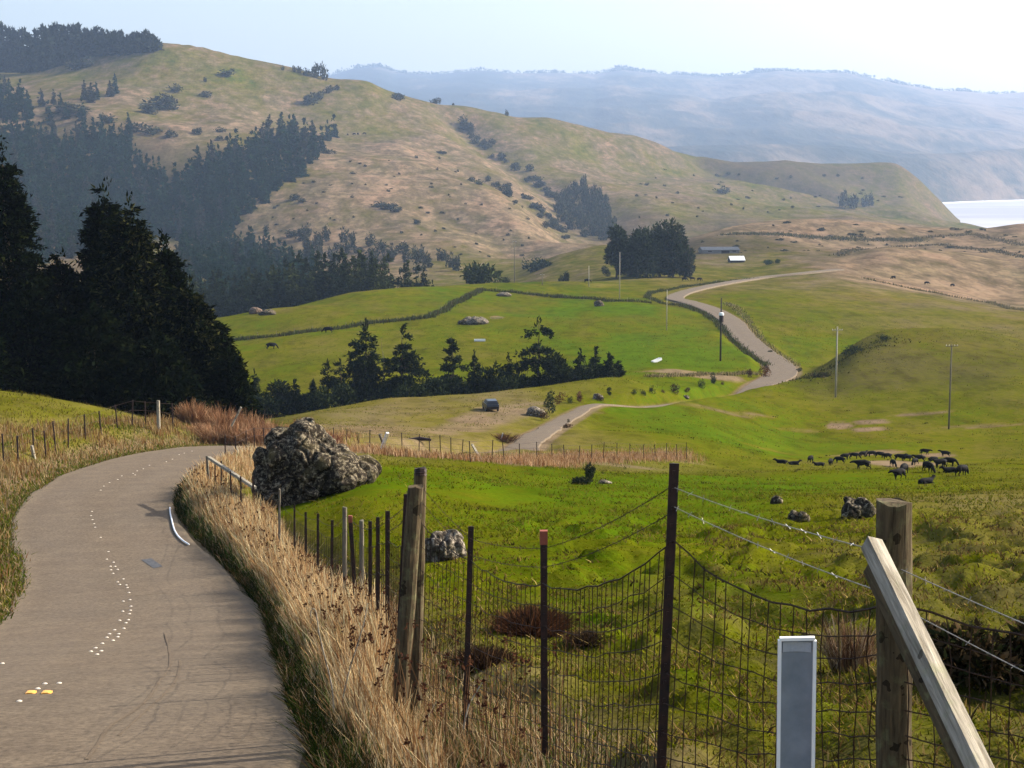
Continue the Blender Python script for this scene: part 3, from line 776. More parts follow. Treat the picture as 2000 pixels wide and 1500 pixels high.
for k, (x, d, ty, R, pw, lab) in enumerate(big):
    rng = np.random.default_rng(100+k)
    p, Ht = ht(x, d, ty); Ht *= .97
    cr = conifer_crown(Ht, R, rng, branches=int(30*Ht+60), per=26, power=pw, rag=.34, rise=.02, droop=.3, tier=.042, low=.03, tl=.36, tw=.15, topfill=.12, pal=DARK if k not in (2, 4) else DARK+((.06,.06,.02),), spray=3)  # two crowns get olive tufts: sunlit highlights painted into the palette
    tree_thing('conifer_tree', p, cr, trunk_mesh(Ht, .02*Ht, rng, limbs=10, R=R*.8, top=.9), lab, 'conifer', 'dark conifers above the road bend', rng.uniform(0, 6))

# ------------------------------------------------------------------ the row of trees in the dip below the green hill
row = [ # x, top y, radius px, kind, label
 (497,722,17,'c','small lone conifer just right of the big dark clump'),
 (540,745,24,'b','low rounded dark tree left of the tall ragged ones'),
 (574,742,20,'c','narrow dark conifer between low rounded trees'),
 (612,742,13,'c','thin young conifer at the left end of the tree row'),
 (640,704,17,'r','small round topped cypress left of the tallest row tree'),
 (664,700,15,'r','slim cypress close beside the small round topped one'),
 (714,624,42,'R','tall dense ragged cypress on the left half of the row'),
 (786,638,42,'O','open ragged cypress with drooping arms right of the dense one'),
 (832,728,26,'b','low bushy dark tree between two ragged cypresses'),
 (883,664,34,'O','middle ragged cypress with a flat crown and bare limbs'),
 (927,684,17,'c','small pointed conifer right of the middle ragged cypress'),
 (958,714,20,'b','low dark bushy tree beside the leaning conifer'),
 (984,688,18,'L','small conifer leaning to the left in the row'),
 (1052,618,46,'X','very open windblown cypress with a crooked top in the row'),
 (1092,694,24,'b','rounded dark tree at the right foot of the windblown cypress'),
 (1134,682,22,'c','bushy conifer near the right end of the row'),
 (1163,678,18,'c','pointed conifer with a lighter tip at the right end'),
 (1190,690,15,'c','small thin conifer second from the right end of the row'),
 (1207,706,10,'r','sparse little sapling at the very right end of the row'),
]
PALR = ((.018,.028,.012), (.028,.04,.015), (.04,.052,.018), (.014,.022,.012))
for k, (x, ty, rp, kind, lab) in enumerate(row):
    rng = np.random.default_rng(200+k); d = 239-2*(k % 3)+(x > 1000)*5
    p, Ht = ht(x, d, ty); R = metres(rp, d)
    if kind == 'b':
        cr = lobed_crown(R*2.2, Ht, rng, 9, 1500, .5, .22, PALR, .9, .05); tr = trunk_mesh(Ht*.7, .16, rng)
    elif kind in 'cL':
        cr = conifer_crown(Ht, R, rng, 90, 12, .8, .4, .25, .3, .02, .42, .16, PALR, lean=-.18 if kind == 'L' else 0); tr = trunk_mesh(Ht, .16, rng, lean=-.18 if kind == 'L' else 0)
    elif kind == 'r':
        cr = conifer_crown(Ht, R, rng, 80, 10, .42, .5, .3, .2, .25, .42, .17, PALR, gap=.6); tr = trunk_mesh(Ht, .15, rng, limbs=6, R=R)
    else:
        n, gp, pw = {'R': (170, .5, .62), 'O': (120, .9, .68), 'X': (100, 1.0, .42)}[kind]
        cr = conifer_crown(Ht, R*1.12, rng, n, 22, pw, .7, .3, .5, .10, .55, .26, PALR, gap=gp, lean=-.05 if kind == 'X' else 0)
        tr = trunk_mesh(Ht, .2, rng, limbs=16, R=R*1.1, lean=-.05 if kind == 'X' else 0)
    tree_thing('cypress_tree' if kind in 'rROX' else 'row_tree', p, cr, tr, lab, 'tree', 'trees in the dip below the green hill', rng.uniform(0, 6))
# dead bare trunk among them
p, Ht = ht(748, 238, 655); rng = np.random.default_rng(260)
e = empty('dead_tree', p, 0, 'thin bare dead trunk standing in the tree row', 'dead tree')
trunk_mesh(Ht, .13, rng, limbs=7, R=.9).build('trunk', simple_mat('grey dead wood', (.1,.085,.06), (.2,.17,.12), 8), e)
# thicket under the row
us = [(475,762,26),(520,770,30),(558,778,30),(600,772,28),(640,758,34),(680,752,36),(722,756,36),(765,748,34),(806,744,36),(850,742,34),(895,738,36),(938,738,30),(978,736,30),(1020,732,32),(1060,730,30),(1105,722,28),(1150,714,26),(1182,716,20)]
for k, (x, ty, wp) in enumerate(us):
    rng = np.random.default_rng(300+k); d = 229+3*(k % 4)+(x > 950)*6+(x > 1100)*4
    p, Ht = ht(x, d, ty); W = metres(wp*2, d)
    o = leafobj('thicket_shrub', lobed_crown(W, Ht, rng, 8, 1100, .5, .24, PALR, .9, 0.0), M_leaf)
    o.location = (p[0], p[1], p[2]-.1)
    tag(o, 'dark shrub filling the gap under the tree row', 'shrub', 'dark shrubs under the tree row')

# ------------------------------------------------------------------ small conifers by copies: dark belt in the valley and the forest on the hill
def proto(name, k, Ht, R, br, per, tl, tw, pal, pw=.8):
    rng = np.random.default_rng(400+k)
    V, Fc, T = conifer_crown(Ht, R, rng, br, per, pw, .4, .15, .25, .0, tl, tw, pal, spray=2)
    o = leafobj(name, (V, Fc, T), M_leaf)
    return o
PALV = ((.014,.024,.012), (.022,.034,.014), (.03,.038,.015))
PALF = ((.008,.032,.016), (.014,.042,.02), (.026,.044,.02))
belt_p = [proto('valley_conifer', k, 20, 3.4, 60, 9, 1.5, .7, (PALV, PALV, ((.05,.06,.016), (.04,.05,.014)), PALV)[k], (.75, .9, .6)[k % 3]) for k in range(4)]
forest_p = [proto('hillside_conifer', 10+k, 26, 5.0, 52, 8, 2.4, 1.3, (PALF, PALF, ((.03,.055,.03), (.022,.045,.03)), ((.04,.05,.034), (.05,.055,.04)), PALF)[k], (.75, .6, .9, .5)[k % 4]) for k in range(5)]
used = set()
def place(pl, k, p, h, rz, wide=1.0, label=None, cat='conifer', group=None, base=20.0):
    o = pl[k % len(pl)]
    if o.name not in used: used.add(o.name)
    else:
        o = o.copy(); C.objects.link(o)
    s = h/base
    o.location = (p[0], p[1], p[2]-.5); o.rotation_euler = (0, 0, rz); o.scale = (s*wide, s*wide, s)
    return tag(o, label, cat, group)
rng = np.random.default_rng(5)
bx = np.linspace(368, 850, 46)
for r in range(2):
    for k, x in enumerate(bx):
        x = x+rng.uniform(-6, 6)
        if r == 1 and (x > 760 or rng.random() < .15): continue
        ty = np.interp(x, [360, 450, 550, 620, 700, 740, 790, 820, 850], [545, 535, 515, 498, 496, 502, 515, 530, 545])+rng.uniform(-12, 16)+r*14
        d = 640-40*r+rng.uniform(-12, 12)
        p, Ht = ht(x, d, ty)
        place(belt_p, int(rng.integers(4)), p, max(9, Ht), rng.uniform(0, 6), rng.uniform(.85, 1.25), 'dark conifer in the dense belt behind the green hill brow', 'conifer', 'dark conifer belt in the valley')

def inside(poly, x, y):
    c = False; n = len(poly)
    for i in range(n):
        (x1, y1), (x2, y2) = poly[i], poly[(i+1) % n]
        if (y1 > y) != (y2 > y) and x < (x2-x1)*(y-y1)/(y2-y1)+x1: c = not c
    return c
def scatter(poly, dx, dy, rng, jit=.45):
    xs = [q[0] for q in poly]; ys = [q[1] for q in poly]; out = []
    for j, y in enumerate(np.arange(min(ys), max(ys), dy)):
        for x in np.arange(min(xs), max(xs), dx):
            X = x+(j % 2)*dx/2+rng.uniform(-jit, jit)*dx; Y = y+rng.uniform(-jit, jit)*dy
            if inside(poly, X, Y): out.append((X, Y))
    return out
forest = [(-40,300),(0,275),(60,262),(120,285),(250,270),(272,322),(330,362),(400,325),(480,292),(540,275),(590,268),(632,285),(640,305),(600,335),(560,372),(520,408),(465,436),(440,470),(500,492),(560,505),(600,530),(500,545),(380,545),(340,470),(-40,540)]
pts = [q for q in scatter(forest, 14.5, 14, rng) if not (q[0] < 310 and q[1] > 522 and q[0] > 130) and not (q[0] < 50 and q[1] > 470)]
pts += scatter([(-40,200),(0,180),(60,195),(70,232),(30,245),(-40,250)], 14, 14, rng)
pts += [q for q in scatter([(320,515),(600,520),(640,560),(560,585),(330,600)], 15, 13, rng)]
pts += [(165,195),(178,200),(188,194),(215,188),(225,184),(105,205),(118,212),(80,208),(640,275),(652,268),(130,232),(160,235),(95,240),(55,262)]
recs = []
for x, y in pts:
    p = at(x, y, dmin=1000 if y < 512 else 640)
    recs.append((p, rng.uniform(34, 56)*(.8 if y < 250 else 1), x, y))
recs.sort(key=lambda r: -r[1]/1.0)
NIND = 195
rest = []
for k, (p, hp, x, y) in enumerate(recs):
    h = metres(hp, p[1]); j = int(rng.integers(5)); w = rng.uniform(.75, 1.2); rz = rng.uniform(0, 6)
    if k < NIND or y < 215:
        place(forest_p, j, p, h, rz, w, 'blue green conifer in the forest filling the hill slope' if y > 215 else 'small conifer standing on the upper grass slope at left', 'conifer', 'conifers on the big hill', 26.0)
    else: rest.append((p, h, j, rz, w))
if rest:
    Vs, Fs, Ts, n0 = [], [], [], 0
    for p, h, j, rz, w in rest:
        V, Fc, T = conifer_crown(26, 5.0, np.random.default_rng(500+j), 40, 7, .75, .4, .15, .25, 0, 2.8, 1.6, PALF, spray=2)
        s = h/26; c, q = math.cos(rz), math.sin(rz)
        V = np.stack([(V[:, 0]*c-V[:, 1]*q)*s*w+p[0], (V[:, 0]*q+V[:, 1]*c)*s*w+p[1], V[:, 2]*s+p[2]-.5], 1)
        Vs.append(V); Fs.append(Fc+n0); Ts.append(T); n0 += len(V)
    o = leafobj('forest', (np.vstack(Vs), np.vstack(Fs), np.vstack(Ts)), M_leaf); tag(o, 'smaller conifers crowding the rest of the hill forest', None, None, 'stuff')

# the wood along the top of the hill
Vs, Fs, Ts, n0 = [], [], [], 0
rngw = np.random.default_rng(61)
for r in range(3):
    for x in np.arange(-60, 303, 7.5):
        x = x+rngw.uniform(-3, 3); yb = np.interp(x, [-60, 0, 130, 310], [140, 131, 117, 99])-2-r*3
        p = at(x, yb, dmin=1500)
        topy = np.interp(x, [-60, 0, 30, 60, 90, 120, 150, 175, 200, 225, 250, 275, 292, 303], [52, 48, 54, 63, 52, 50, 51, 57, 61, 66, 70, 66, 64, 72])+rngw.uniform(-3, 7)+(2-r)*6
        s, m = sight(x, topy); h = m*p[1]-p[2]
        V, Fc, T = conifer_crown(h, metres(9, p[1]), rngw, 46, 6, .35, .4, .2, .2, 0.0, 5.5, 3.4, ((.024,.034,.024), (.034,.044,.03)), spray=1)
        Vs.append(V+p); Fs.append(Fc+n0); Ts.append(T); n0 += len(V)
o = leafobj('ridge_wood', (np.vstack(Vs), np.vstack(Fs), np.vstack(Ts)), M_leaf); tag(o, 'dense dark wood along the crest of the left hill', None, None, 'stuff')

# tree line on the far mountain crest
Sx, cd, zc = MTN
Vs, Fs, Ts, n0 = [], [], [], 0
rngm = np.random.default_rng(62)
spots = np.r_[rngm.uniform(640, 2000, 330), rngm.uniform(690, 780, 26), rngm.uniform(1180, 1260, 26), rngm.uniform(1465, 1560, 30), rngm.uniform(1330, 1420, 14), [1692, 1694, 1690]]
for x in spots:
    s = sight(x, 150)[0]; d = float(np.interp(s, Sx, cd)); z = float(np.interp(s, Sx, zc))
    hp = rngm.uniform(4, 8)+(3 if 1470 < x < 1500 or 1205 < x < 1225 else 0); h = metres(hp, d)
    V, Fc, T = lobed_crown(h*rngm.uniform(1.4, 4.5), h, rngm, 4, 26, h*.4, h*.3, ((.03,.045,.03),), .9, 0)
    Vs.append(V+np.array([s*d, d, z-4-h*.25])); Fs.append(Fc+n0); Ts.append(T); n0 += len(V)
o = leafobj('far_woods', (np.vstack(Vs), np.vstack(Fs), np.vstack(Ts)), M_leaf); tag(o, 'tiny trees along the crest of the far mountains', None, None, 'stuff')

# ------------------------------------------------------------------ broadleaf clump by the white barn and other single trees
CL = ((.03,.045,.022), (.045,.06,.028), (.06,.07,.035), (.025,.038,.024))
for k, (x, ty, rp, lab) in enumerate([
  (1205,446,17,'dark narrow tree at the left end of the clump near the barn'),
  (1234,456,24,'dark rounded tree second from the left in the clump'),
  (1262,452,24,'dark tree in the middle of the clump near the barn'),
  (1290,440,24,'tall tree with a domed top in the clump near the barn'),
  (1316,438,22,'tallest greyish tree right of the dome in the clump'),
  (1338,466,17,'lighter thin tree at the right end of the clump')]):
    rng = np.random.default_rng(700+k); d = 672+rng.uniform(-8, 8)
    p, Ht = ht(x, d, ty); R = metres(rp, d)
    cr = lobed_crown(R*2.3, Ht, rng, 18, 4200, 1.25, .7, CL if k < 4 else CL+((.09,.085,.05),), 1.15, .0, shell=.55)
    tree_thing('broadleaf_tree', p, cr, trunk_mesh(Ht*.8, .4, rng, limbs=8, R=R), lab, 'tree', 'tree clump near the white barn', rng.uniform(0, 6))
def shrub(name, p, W, Ht, rng, pal, lab, cat='shrub', group=None, leaves=500, tl=None, tw=None, lobes=6, flat=.9):
    tl = tl or max(W, Ht)*.1
    o = leafobj(name, lobed_crown(W, Ht, rng, lobes, leaves, tl, tw or tl*.5, pal, flat, 0), M_leaf)
    o.location = (p[0], p[1], p[2]-.03*Ht); return tag(o, lab, cat, group)
rng = np.random.default_rng(71)
sing = [ # x, base d, top y, width px, pal, label
 (945,592,518,84,((.05,.065,.025),(.07,.085,.025),(.035,.05,.022)),'broad dome shaped bush on the far brow of the green field'),
 (985,600,541,20,CL,'small dark bush right of the dome shaped bush'),
 (1045,860,505,56,CL,'wide dark bush at the foot of the small straw knoll'),
 (1183,690,520,20,CL,'small dark bush at the left foot of the tree clump'),
 (1105,700,531,14,CL,'small upright bush left of the tree clump'),
 (1096,700,538,12,CL,'tiny bush beside the small upright one'),
 (1502,790,517,18,((.03,.06,.022),(.045,.075,.03)),'left of two little round trees right of the barn'),
 (1518,792,516,12,((.03,.06,.022),(.045,.075,.03)),'right of two little round trees right of the barn'),
 (1150,80,906,30,((.02,.03,.02),(.035,.045,.022)),'small dark thorny bush growing in the pasture dip'),
 (1140,79,936,50,((.02,.03,.02),(.04,.045,.022)),'low dark bush spreading below the thorny one'),
]
for k, (x, d, ty, wp, pal, lab) in enumerate(sing):
    p, Ht = ht(x, d, ty)
    if d < 100: p = at(x, 946-(k == 8)*8); Ht = metres(34 if k == 8 else 14, p[1])
    shrub('shrub', p, metres(wp, p[1]), max(Ht, metres(8, p[1])), rng, pal, lab, 'bush', None, 900, flat=.9)
road_b = [ # x, base y, height px, width px, palette, label
 (1071,806,42,26,CL,'tall dark green bush on the left bank of the road cutting'),
 (1062,822,22,22,((.1,.05,.025),(.06,.04,.02)),'rusty low bush below the tall dark one at the cutting'),
 (1096,792,26,26,((.16,.06,.03),(.12,.05,.025),(.09,.06,.03)),'red brown bush right of the tall dark one at the cutting'),
 (1135,788,24,22,((.14,.055,.04),(.1,.05,.03)),'pointed red brown bush at the top of the cutting'),
 (1113,788,14,12,((.06,.07,.02),),'small yellow green bush between two red brown ones'),
 (1172,784,14,18,((.05,.04,.025),(.09,.06,.035)),'dark bush beside a pale stone where the road flattens'),
 (1190,776,20,8,CL,'thin little bush at the field edge left of the road'),
 (1240,772,12,14,CL,'first of the small dark bushes on the roadside bank'),
 (1256,772,13,12,CL,'second small dark bush on the roadside bank'),
 (1274,770,18,14,CL,'pointed dark bush on the roadside bank'),
 (1296,768,8,10,((.1,.06,.04),),'tiny brownish bush on the roadside bank'),
 (1320,768,18,24,((.05,.04,.03),(.07,.045,.03)),'rounded brown black bush on the roadside bank'),
 (1342,766,9,14,((.09,.06,.04),),'low brown bush right of the rounded one on the bank'),
 (1371,758,17,18,CL,'dark bush near the top of the roadside bank'),
 (1393,750,22,16,CL,'taller dark bush at the top of the roadside bank'),
 (1412,752,8,10,((.09,.06,.04),),'tiny brown bush near the road hairpin'),
 (1465,738,18,16,((.1,.045,.025),(.07,.045,.025)),'small red brown bush left of the one in the hairpin'),
 (1496,738,26,26,((.17,.06,.025),(.12,.05,.02),(.08,.06,.02)),'rusty red bush tucked inside the road hairpin'),
 (1665,692,16,36,CL,'dark bush on the shaded flank of the grassy mound'),
 (1728,664,10,26,CL,'dark low bush near the crest of the grassy mound'),
 (1610,736,7,44,((.05,.06,.025),(.09,.07,.035)),'dark low growth along the foot of the mound'),
 (1560,726,8,14,CL,'small bush outside the road hairpin'),
 (1505,690,6,12,CL,'tiny bush on the grass above the hairpin'),
 (1110,836,8,22,((.1,.06,.035),),'low brown bush on the right edge of the cutting'),
 (1110,828,10,8,((.05,.05,.03),),'small upright weed clump on the right edge of the cutting'),
]
for k, (x, y, hp, wp, pal, lab) in enumerate(road_b):
    p = at(x, y, dmin=100); shrub('roadside_bush', p, metres(wp, p[1]), metres(hp, p[1]), rng, pal, lab, 'bush', None, 420, lobes=5)

# ------------------------------------------------------------------ shrubs on the hillsides
HS = ((.04,.05,.03), (.055,.062,.035), (.075,.07,.045))
hs_list = [(145,136,38,18),(168,132,28,20),(310,212,60,26),(335,214,40,24),(290,222,40,18),(342,180,26,16),(405,190,24,12),(443,150,34,14),(400,160,9,9),(120,222,60,20),(150,224,50,18),(610,205,40,22),(625,196,24,16),(642,182,20,14),(656,176,16,10),
 (775,194,36,12),(850,199,22,11),(886,206,6,5),(990,226,9,11),(905,246,24,18),(920,256,20,16),(585,142,14,12),(600,148,16,14),(618,152,22,26),(632,156,16,30),(575,140,8,12),(552,137,7,9),
 (740,404,30,10),(758,408,36,12),(775,414,24,10),(815,438,16,10),(575,390,24,12),(590,395,18,9),(1410,378,34,14),(1645,405,16,32),(1668,408,30,26),(1690,404,22,22),(1700,402,14,24),(520,452,12,14),(430,258,20,10),(385,262,24,12),(430,275,22,10),
 (300,262,44,16),(270,258,40,18),(335,268,28,14),(210,240,36,16),(860,300,30,6),(690,340,14,6),(640,300,30,10)]
hs_p = []
for k in range(6):
    rr = np.random.default_rng(800+k)
    o = leafobj('hillside_shrub', lobed_crown(10, 8, rr, 7, 260, 1.6, 1.0, HS, .9, 0), M_leaf); hs_p.append(o)
def hs_place(x, y, wp, hp, lab, grp, jit=True):
    p = at(x, y, dmin=900); k = int(rng.integers(6)); o = hs_p[k]
    if o.name in used: o = o.copy(); C.objects.link(o)
    else: used.add(o.name)
    w = metres(wp, p[1]); h = metres(hp, p[1])
    o.location = (p[0], p[1], p[2]-.6); o.scale = (w/10, w/10, h/8); o.rotation_euler = (0, 0, rng.uniform(0, 6))
    return tag(o, lab, 'shrub', grp)
for x, y, wp, hp in hs_list: hs_place(x, y, wp, hp, 'dark rounded shrub dotted on the open slope of the big hill', 'shrubs dotted over the big hill')
gul = []
for P, wdt, n in (([(903,248),(950,290),(1040,348),(1085,385)], 10, 34), ([(930,345),(1000,380),(1050,405),(1085,440)], 9, 22), ([(1060,430),(1110,460)], 9, 8)):
    P = np.array(P, float)
    for t in np.linspace(0, len(P)-1.001, n):
        i = int(t); q = P[i]+(P[i+1]-P[i])*(t-i); gul.append((q[0]+rng.normal()*wdt*.6, q[1]+rng.normal()*wdt*.4+4, rng.uniform(12, 24), rng.uniform(7, 14)))
for x, y, wp, hp in gul: hs_place(x, y, wp, hp, 'brownish shrub in the scrub lining the gully on the hill', 'scrub along the hill gully')
gw = scatter([(1085,415),(1105,385),(1130,372),(1180,385),(1200,430),(1200,468),(1150,474),(1110,448)], 14, 11, rng)
for x, y in gw: hs_place(x, y, rng.uniform(16, 24), rng.uniform(20, 32), 'grey green tree in the small wood filling the gully mouth', 'small wood in the gully mouth')
sc_ = [(x, y) for x, y in scatter([(480,400),(560,350),(700,300),(850,300),(1000,390),(1080,450),(1000,520),(700,480),(520,470)], 46, 24, rng, .7)]
sc_ += scatter([(1220,330),(1500,330),(1720,350),(1800,420),(1400,420),(1230,440)], 44, 22, rng, .7)
for x, y in sc_: hs_place(x, y, rng.uniform(4, 11), rng.uniform(2.5, 6), 'tiny dark bush speckling the dry grass of the hill', 'tiny bushes speckled over the dry hill')
for x, y in scatter([(560,455),(640,470),(760,480),(870,500),(900,530),(800,540),(600,520)], 26, 16, rng, .6): hs_place(x, y, rng.uniform(14, 30), rng.uniform(12, 30), 'grey leafless looking bush at the foot of the big hill', 'grey bushes at the foot of the big hill')
for x, y in scatter([(1340,465),(1420,455),(1560,470),(1740,478),(2000,480),(1990,505),(1700,490),(1540,500),(1380,495)], 40, 12, rng, .8): hs_place(x, y, rng.uniform(5, 22), rng.uniform(3, 6), 'low dark bush scattered over the straw coloured hills', 'bushes over the straw coloured hills')
for x, y in scatter([(1440,440),(1600,432),(1800,445),(1990,440),(1990,470),(1560,462)], 40, 12, rng, .8): hs_place(x, y, rng.uniform(5, 24), rng.uniform(3, 6), 'low dark bush scattered over the straw coloured hills', 'bushes over the straw coloured hills')
for x, y in scatter([(1700,545),(1800,530),(1990,540),(1990,590),(1850,575)], 60, 18, rng, .8): hs_place(x, y, rng.uniform(4, 9), rng.uniform(3, 5), 'low dark bush scattered over the straw coloured hills', 'bushes over the straw coloured hills')

# ------------------------------------------------------------------ bare reddish brush by the bend
def twig_bush(name, p, W, Ht, n, rng, pal, lab, cat='bush', group=None, w=.02):
    B = np.zeros((n, 3)); a = rng.uniform(0, 6.28, n); q = np.sqrt(rng.uniform(0, 1, n))
    B[:, 0] = np.cos(a)*q*W*.28; B[:, 1] = np.sin(a)*q*W*.28
    l = np.stack([np.cos(a), np.sin(a)], 1)*(q*W*.35)[:, None]+rng.normal(size=(n, 2))*W*.09
    h = Ht*rng.uniform(.45, 1.0, n)*(1-.3*q)
    c = np.array(pal)[rng.integers(0, len(pal), n)]*rng.uniform(.6, 1.4, (n, 1))
    V, Fc, T = blades(B, l, h, np.full(n, w)*rng.uniform(.6, 1.4, n), c, rng)
    Vs, Fs, Ts = [V], [Fc], [T]; n0 = len(V)
    tips = B+np.c_[l, h]*.75                       # side twigs
    k = rng.integers(0, n, n*2)
    l2 = rng.normal(size=(n*2, 2))*W*.12; h2 = Ht*rng.uniform(.08, .3, n*2)
    V, F2, T = blades(tips[k]*np.array([1, 1, 1])-np.c_[l[k], h[k]]*rng.uniform(0, .35, (n*2, 1)), l2, h2, np.full(n*2, w*.6), c[k], rng)
    Vs.append(V); Fs.append(F2+n0); Ts.append(T)
    o = leafobj(name, (np.vstack(Vs), np.vstack(Fs), np.vstack(Ts)), M_twig)
    o.location = (p[0], p[1], p[2]-.02); return tag(o, lab, cat, group)
RED = ((.3,.15,.07), (.4,.22,.12), (.22,.1,.05), (.46,.3,.17))
rng = np.random.default_rng(90)
for k, (x, d, ty, wp) in enumerate([(375,97,770,50),(400,99,785,60),(430,97,778,60),(455,99,790,64),(480,98,786,60),(505,97,795,60),(530,96,812,50),(425,92,812,60),(465,92,815,60),(500,91,825,56),(390,94,820,50),(560,96,820,44),(585,97,806,40),(602,97,803,30),(640,97,838,40)]):
    p, Ht = ht(x, d, ty); Ht = max(Ht, .8)
    twig_bush('leafless_bush', p, metres(wp, d)*1.2, Ht, 420, rng, RED if k < 12 else ((.3,.08,.06),(.22,.09,.05)), 'leafless red brown bush in the brush beyond the road bend' if k < 12 else 'reddish bare bush showing just behind the big outcrop', 'bush', 'red brown brush at the road bend' if k < 12 else 'bare bushes behind the outcrop', .03)
p = at(1660, 1312); twig_bush('dry_bush', p, metres(125, p[1]), metres(150, p[1]), 260, rng, ((.2,.11,.06),(.3,.19,.1),(.12,.06,.035),(.42,.32,.2)), 'dry twiggy bush behind the fence left of the thick post', 'bush', None, .009)
# ------------------------------------------------------------------ materials of made things
def wood_mat(name, c1, c2, knots=.0, stretch=(14, 14, 1.2)):
    k = NT_(name); v = k.coord(); mp = k.n('ShaderNodeMapping'); mp.inputs['Scale'].default_value = stretch; k.l(v, mp.inputs[0])
    n = k.noise(3.0, 6, .65, mp.outputs[0], .4); n2 = k.noise(5.0, 3, .6)
    c = k.ramp(n, [(.3, c1), (.7, c2)])
    c = k.mix(k.math('MULTIPLY', k.math('GREATER_THAN', n2, .62), knots), c, tuple(q*.35 for q in c1))
    lich = k.noise(11, 4, .7)
    c = k.mix(k.math('MULTIPLY', k.math('SUBTRACT', lich, .52, True), 2.2, True), c, (.2, .22, .1))
    return k.bsdf(c, .9, .1, n, .8, .012)
M_post = wood_mat('weathered post wood', (.035,.025,.014), (.135,.1,.055), .8)
M_grey = wood_mat('silvered wood', (.12,.098,.066), (.46,.41,.32), .7)
M_steel = simple_mat('rusty dark steel', (.012,.01,.01), (.05,.022,.015), 14, .6, .3, .3, .004)
M_tip = simple_mat('red oxide tip', (.2,.05,.03), (.3,.1,.06), 10, .7)
M_wire = simple_mat('galvanised wire', (.17,.165,.15), (.3,.29,.27), 40, .45, .5, .1, .002, metal=.3)
M_rustw = simple_mat('rusted wire', (.02,.012,.008), (.06,.032,.02), 40, .7, .2)
M_pole = wood_mat('pole timber', (.09,.075,.055), (.2,.17,.13), .2)
M_palepole = wood_mat('pale pole timber', (.3,.26,.2), (.46,.41,.33), .2)
M_white = simple_mat('white paint', (.72,.72,.7), (.82,.82,.8), 8, .5, .3)

def rock_mat(name, base, light, moss, amt=.5):
    k = NT_(name)
    n = k.noise(2.2, 7, .68); n2 = k.noise(7.5, 6, .7, dist=.6); n3 = k.noise(1.1, 4, .6)
    c = k.ramp(n, [(.3, tuple(q*.45 for q in base)), (.65, base)])
    c = k.mix(k.math('MULTIPLY', k.math('SUBTRACT', n2, .53-.1*amt, True), 6.0, True), c, light)
    c = k.mix(k.math('MULTIPLY', k.math('SUBTRACT', n3, .53, True), 4.0, True), c, moss)
    return k.bsdf(c, .95, .1, k.math('ADD', n, k.math('MULTIPLY', n2, .6)), 1.0, .12)
M_rock = rock_mat('lichen covered rock', (.036,.027,.018), (.36,.3,.2), (.085,.07,.026), .32)
M_rockp = rock_mat('pale rock', (.075,.06,.045), (.42,.36,.28), (.12,.1,.05), .5)

def rock(name, outline, d, depth, mat, lab, cat='rock', group=None, seed=0, rough=.12, res=(130, 70), center=None, sink=.0):
    """boulder whose profile follows an outline, with its own depth and crags"""
    P = np.array([(sight(x, y)[0]*d, sight(x, y)[1]*d) for x, y in outline])
    c = P.mean(0) if center is None else np.array([sight(*center)[0]*d, sight(*center)[1]*d])
    th = np.arctan2(P[:, 1]-c[1], P[:, 0]-c[0]); r = np.hypot(P[:, 0]-c[0], P[:, 1]-c[1])
    o = np.argsort(th); th, r = th[o], r[o]
    na, nb = res
    A = np.linspace(-math.pi, math.pi, na, endpoint=False); B = np.linspace(-math.pi/2, math.pi/2, nb)
    R = np.interp(A, np.r_[th[-1]-2*math.pi, th, th[0]+2*math.pi], np.r_[r[-1], r, r[0]])
    cb = np.sign(np.cos(B))*np.abs(np.cos(B))**.75
    X = R[:, None]*cb[None]*np.cos(A)[:, None]; Z = R[:, None]*cb[None]*np.sin(A)[:, None]; Yv = depth*np.sin(B)[None]*np.ones_like(X)
    V = np.stack([X, Yv, Z], -1).reshape(-1, 3)
    s = max(R.max(), depth)
    nrm = unit(V/np.array([1, 1, 1.0]))
    n = 0
    for k, (f, a) in enumerate(((1.6, 1.0), (3.6, .55), (8, .26), (17, .1))):
        q = noise3(V/s*f*1.3+seed*7.7+k*3.1, seed+k); n = n+(1-np.abs(2*q-1)-.55)*a
    edge = np.abs(np.cos(np.repeat(B[None], na, 0).ravel()))
    sd = V[np.random.default_rng(seed).integers(0, len(V), int(40+75*(na > 100)))]
    rv = np.random.default_rng(seed+1).uniform(-1, 1, len(sd)); d1 = np.empty(len(V)); cell = np.empty(len(V), int); d2 = np.empty(len(V))
    wv = V+(noise3(V/s*6, seed+30)-.5)[:, None]*s*.12
    for c0 in range(0, len(V), 4000):
        q = np.linalg.norm(wv[c0:c0+4000, None]-sd[None], axis=2); a2 = np.argpartition(q, 1, axis=1)[:, :2]; qq = np.take_along_axis(q, a2, 1)
        d1[c0:c0+4000] = qq[:, 0]; d2[c0:c0+4000] = qq[:, 1]; cell[c0:c0+4000] = a2[:, 0]
    n = n*.8+rv[cell]*1.15-.9*np.exp(-np.abs(d2-d1)/(.03*s))
    V = V+nrm*(n*rough*s)[:, None]
    i, j = np.meshgrid(np.arange(na), np.arange(nb-1), indexing='ij')
    a_ = (i*nb+j).ravel(); b_ = (((i+1) % na)*nb+j).ravel()
    ob = mesh_np(name, V, np.stack([a_, b_, b_+1, a_+1], 1), mat)
    ob.location = (c[0], d, c[1]-sink)
    return tag(ob, lab, cat, group)

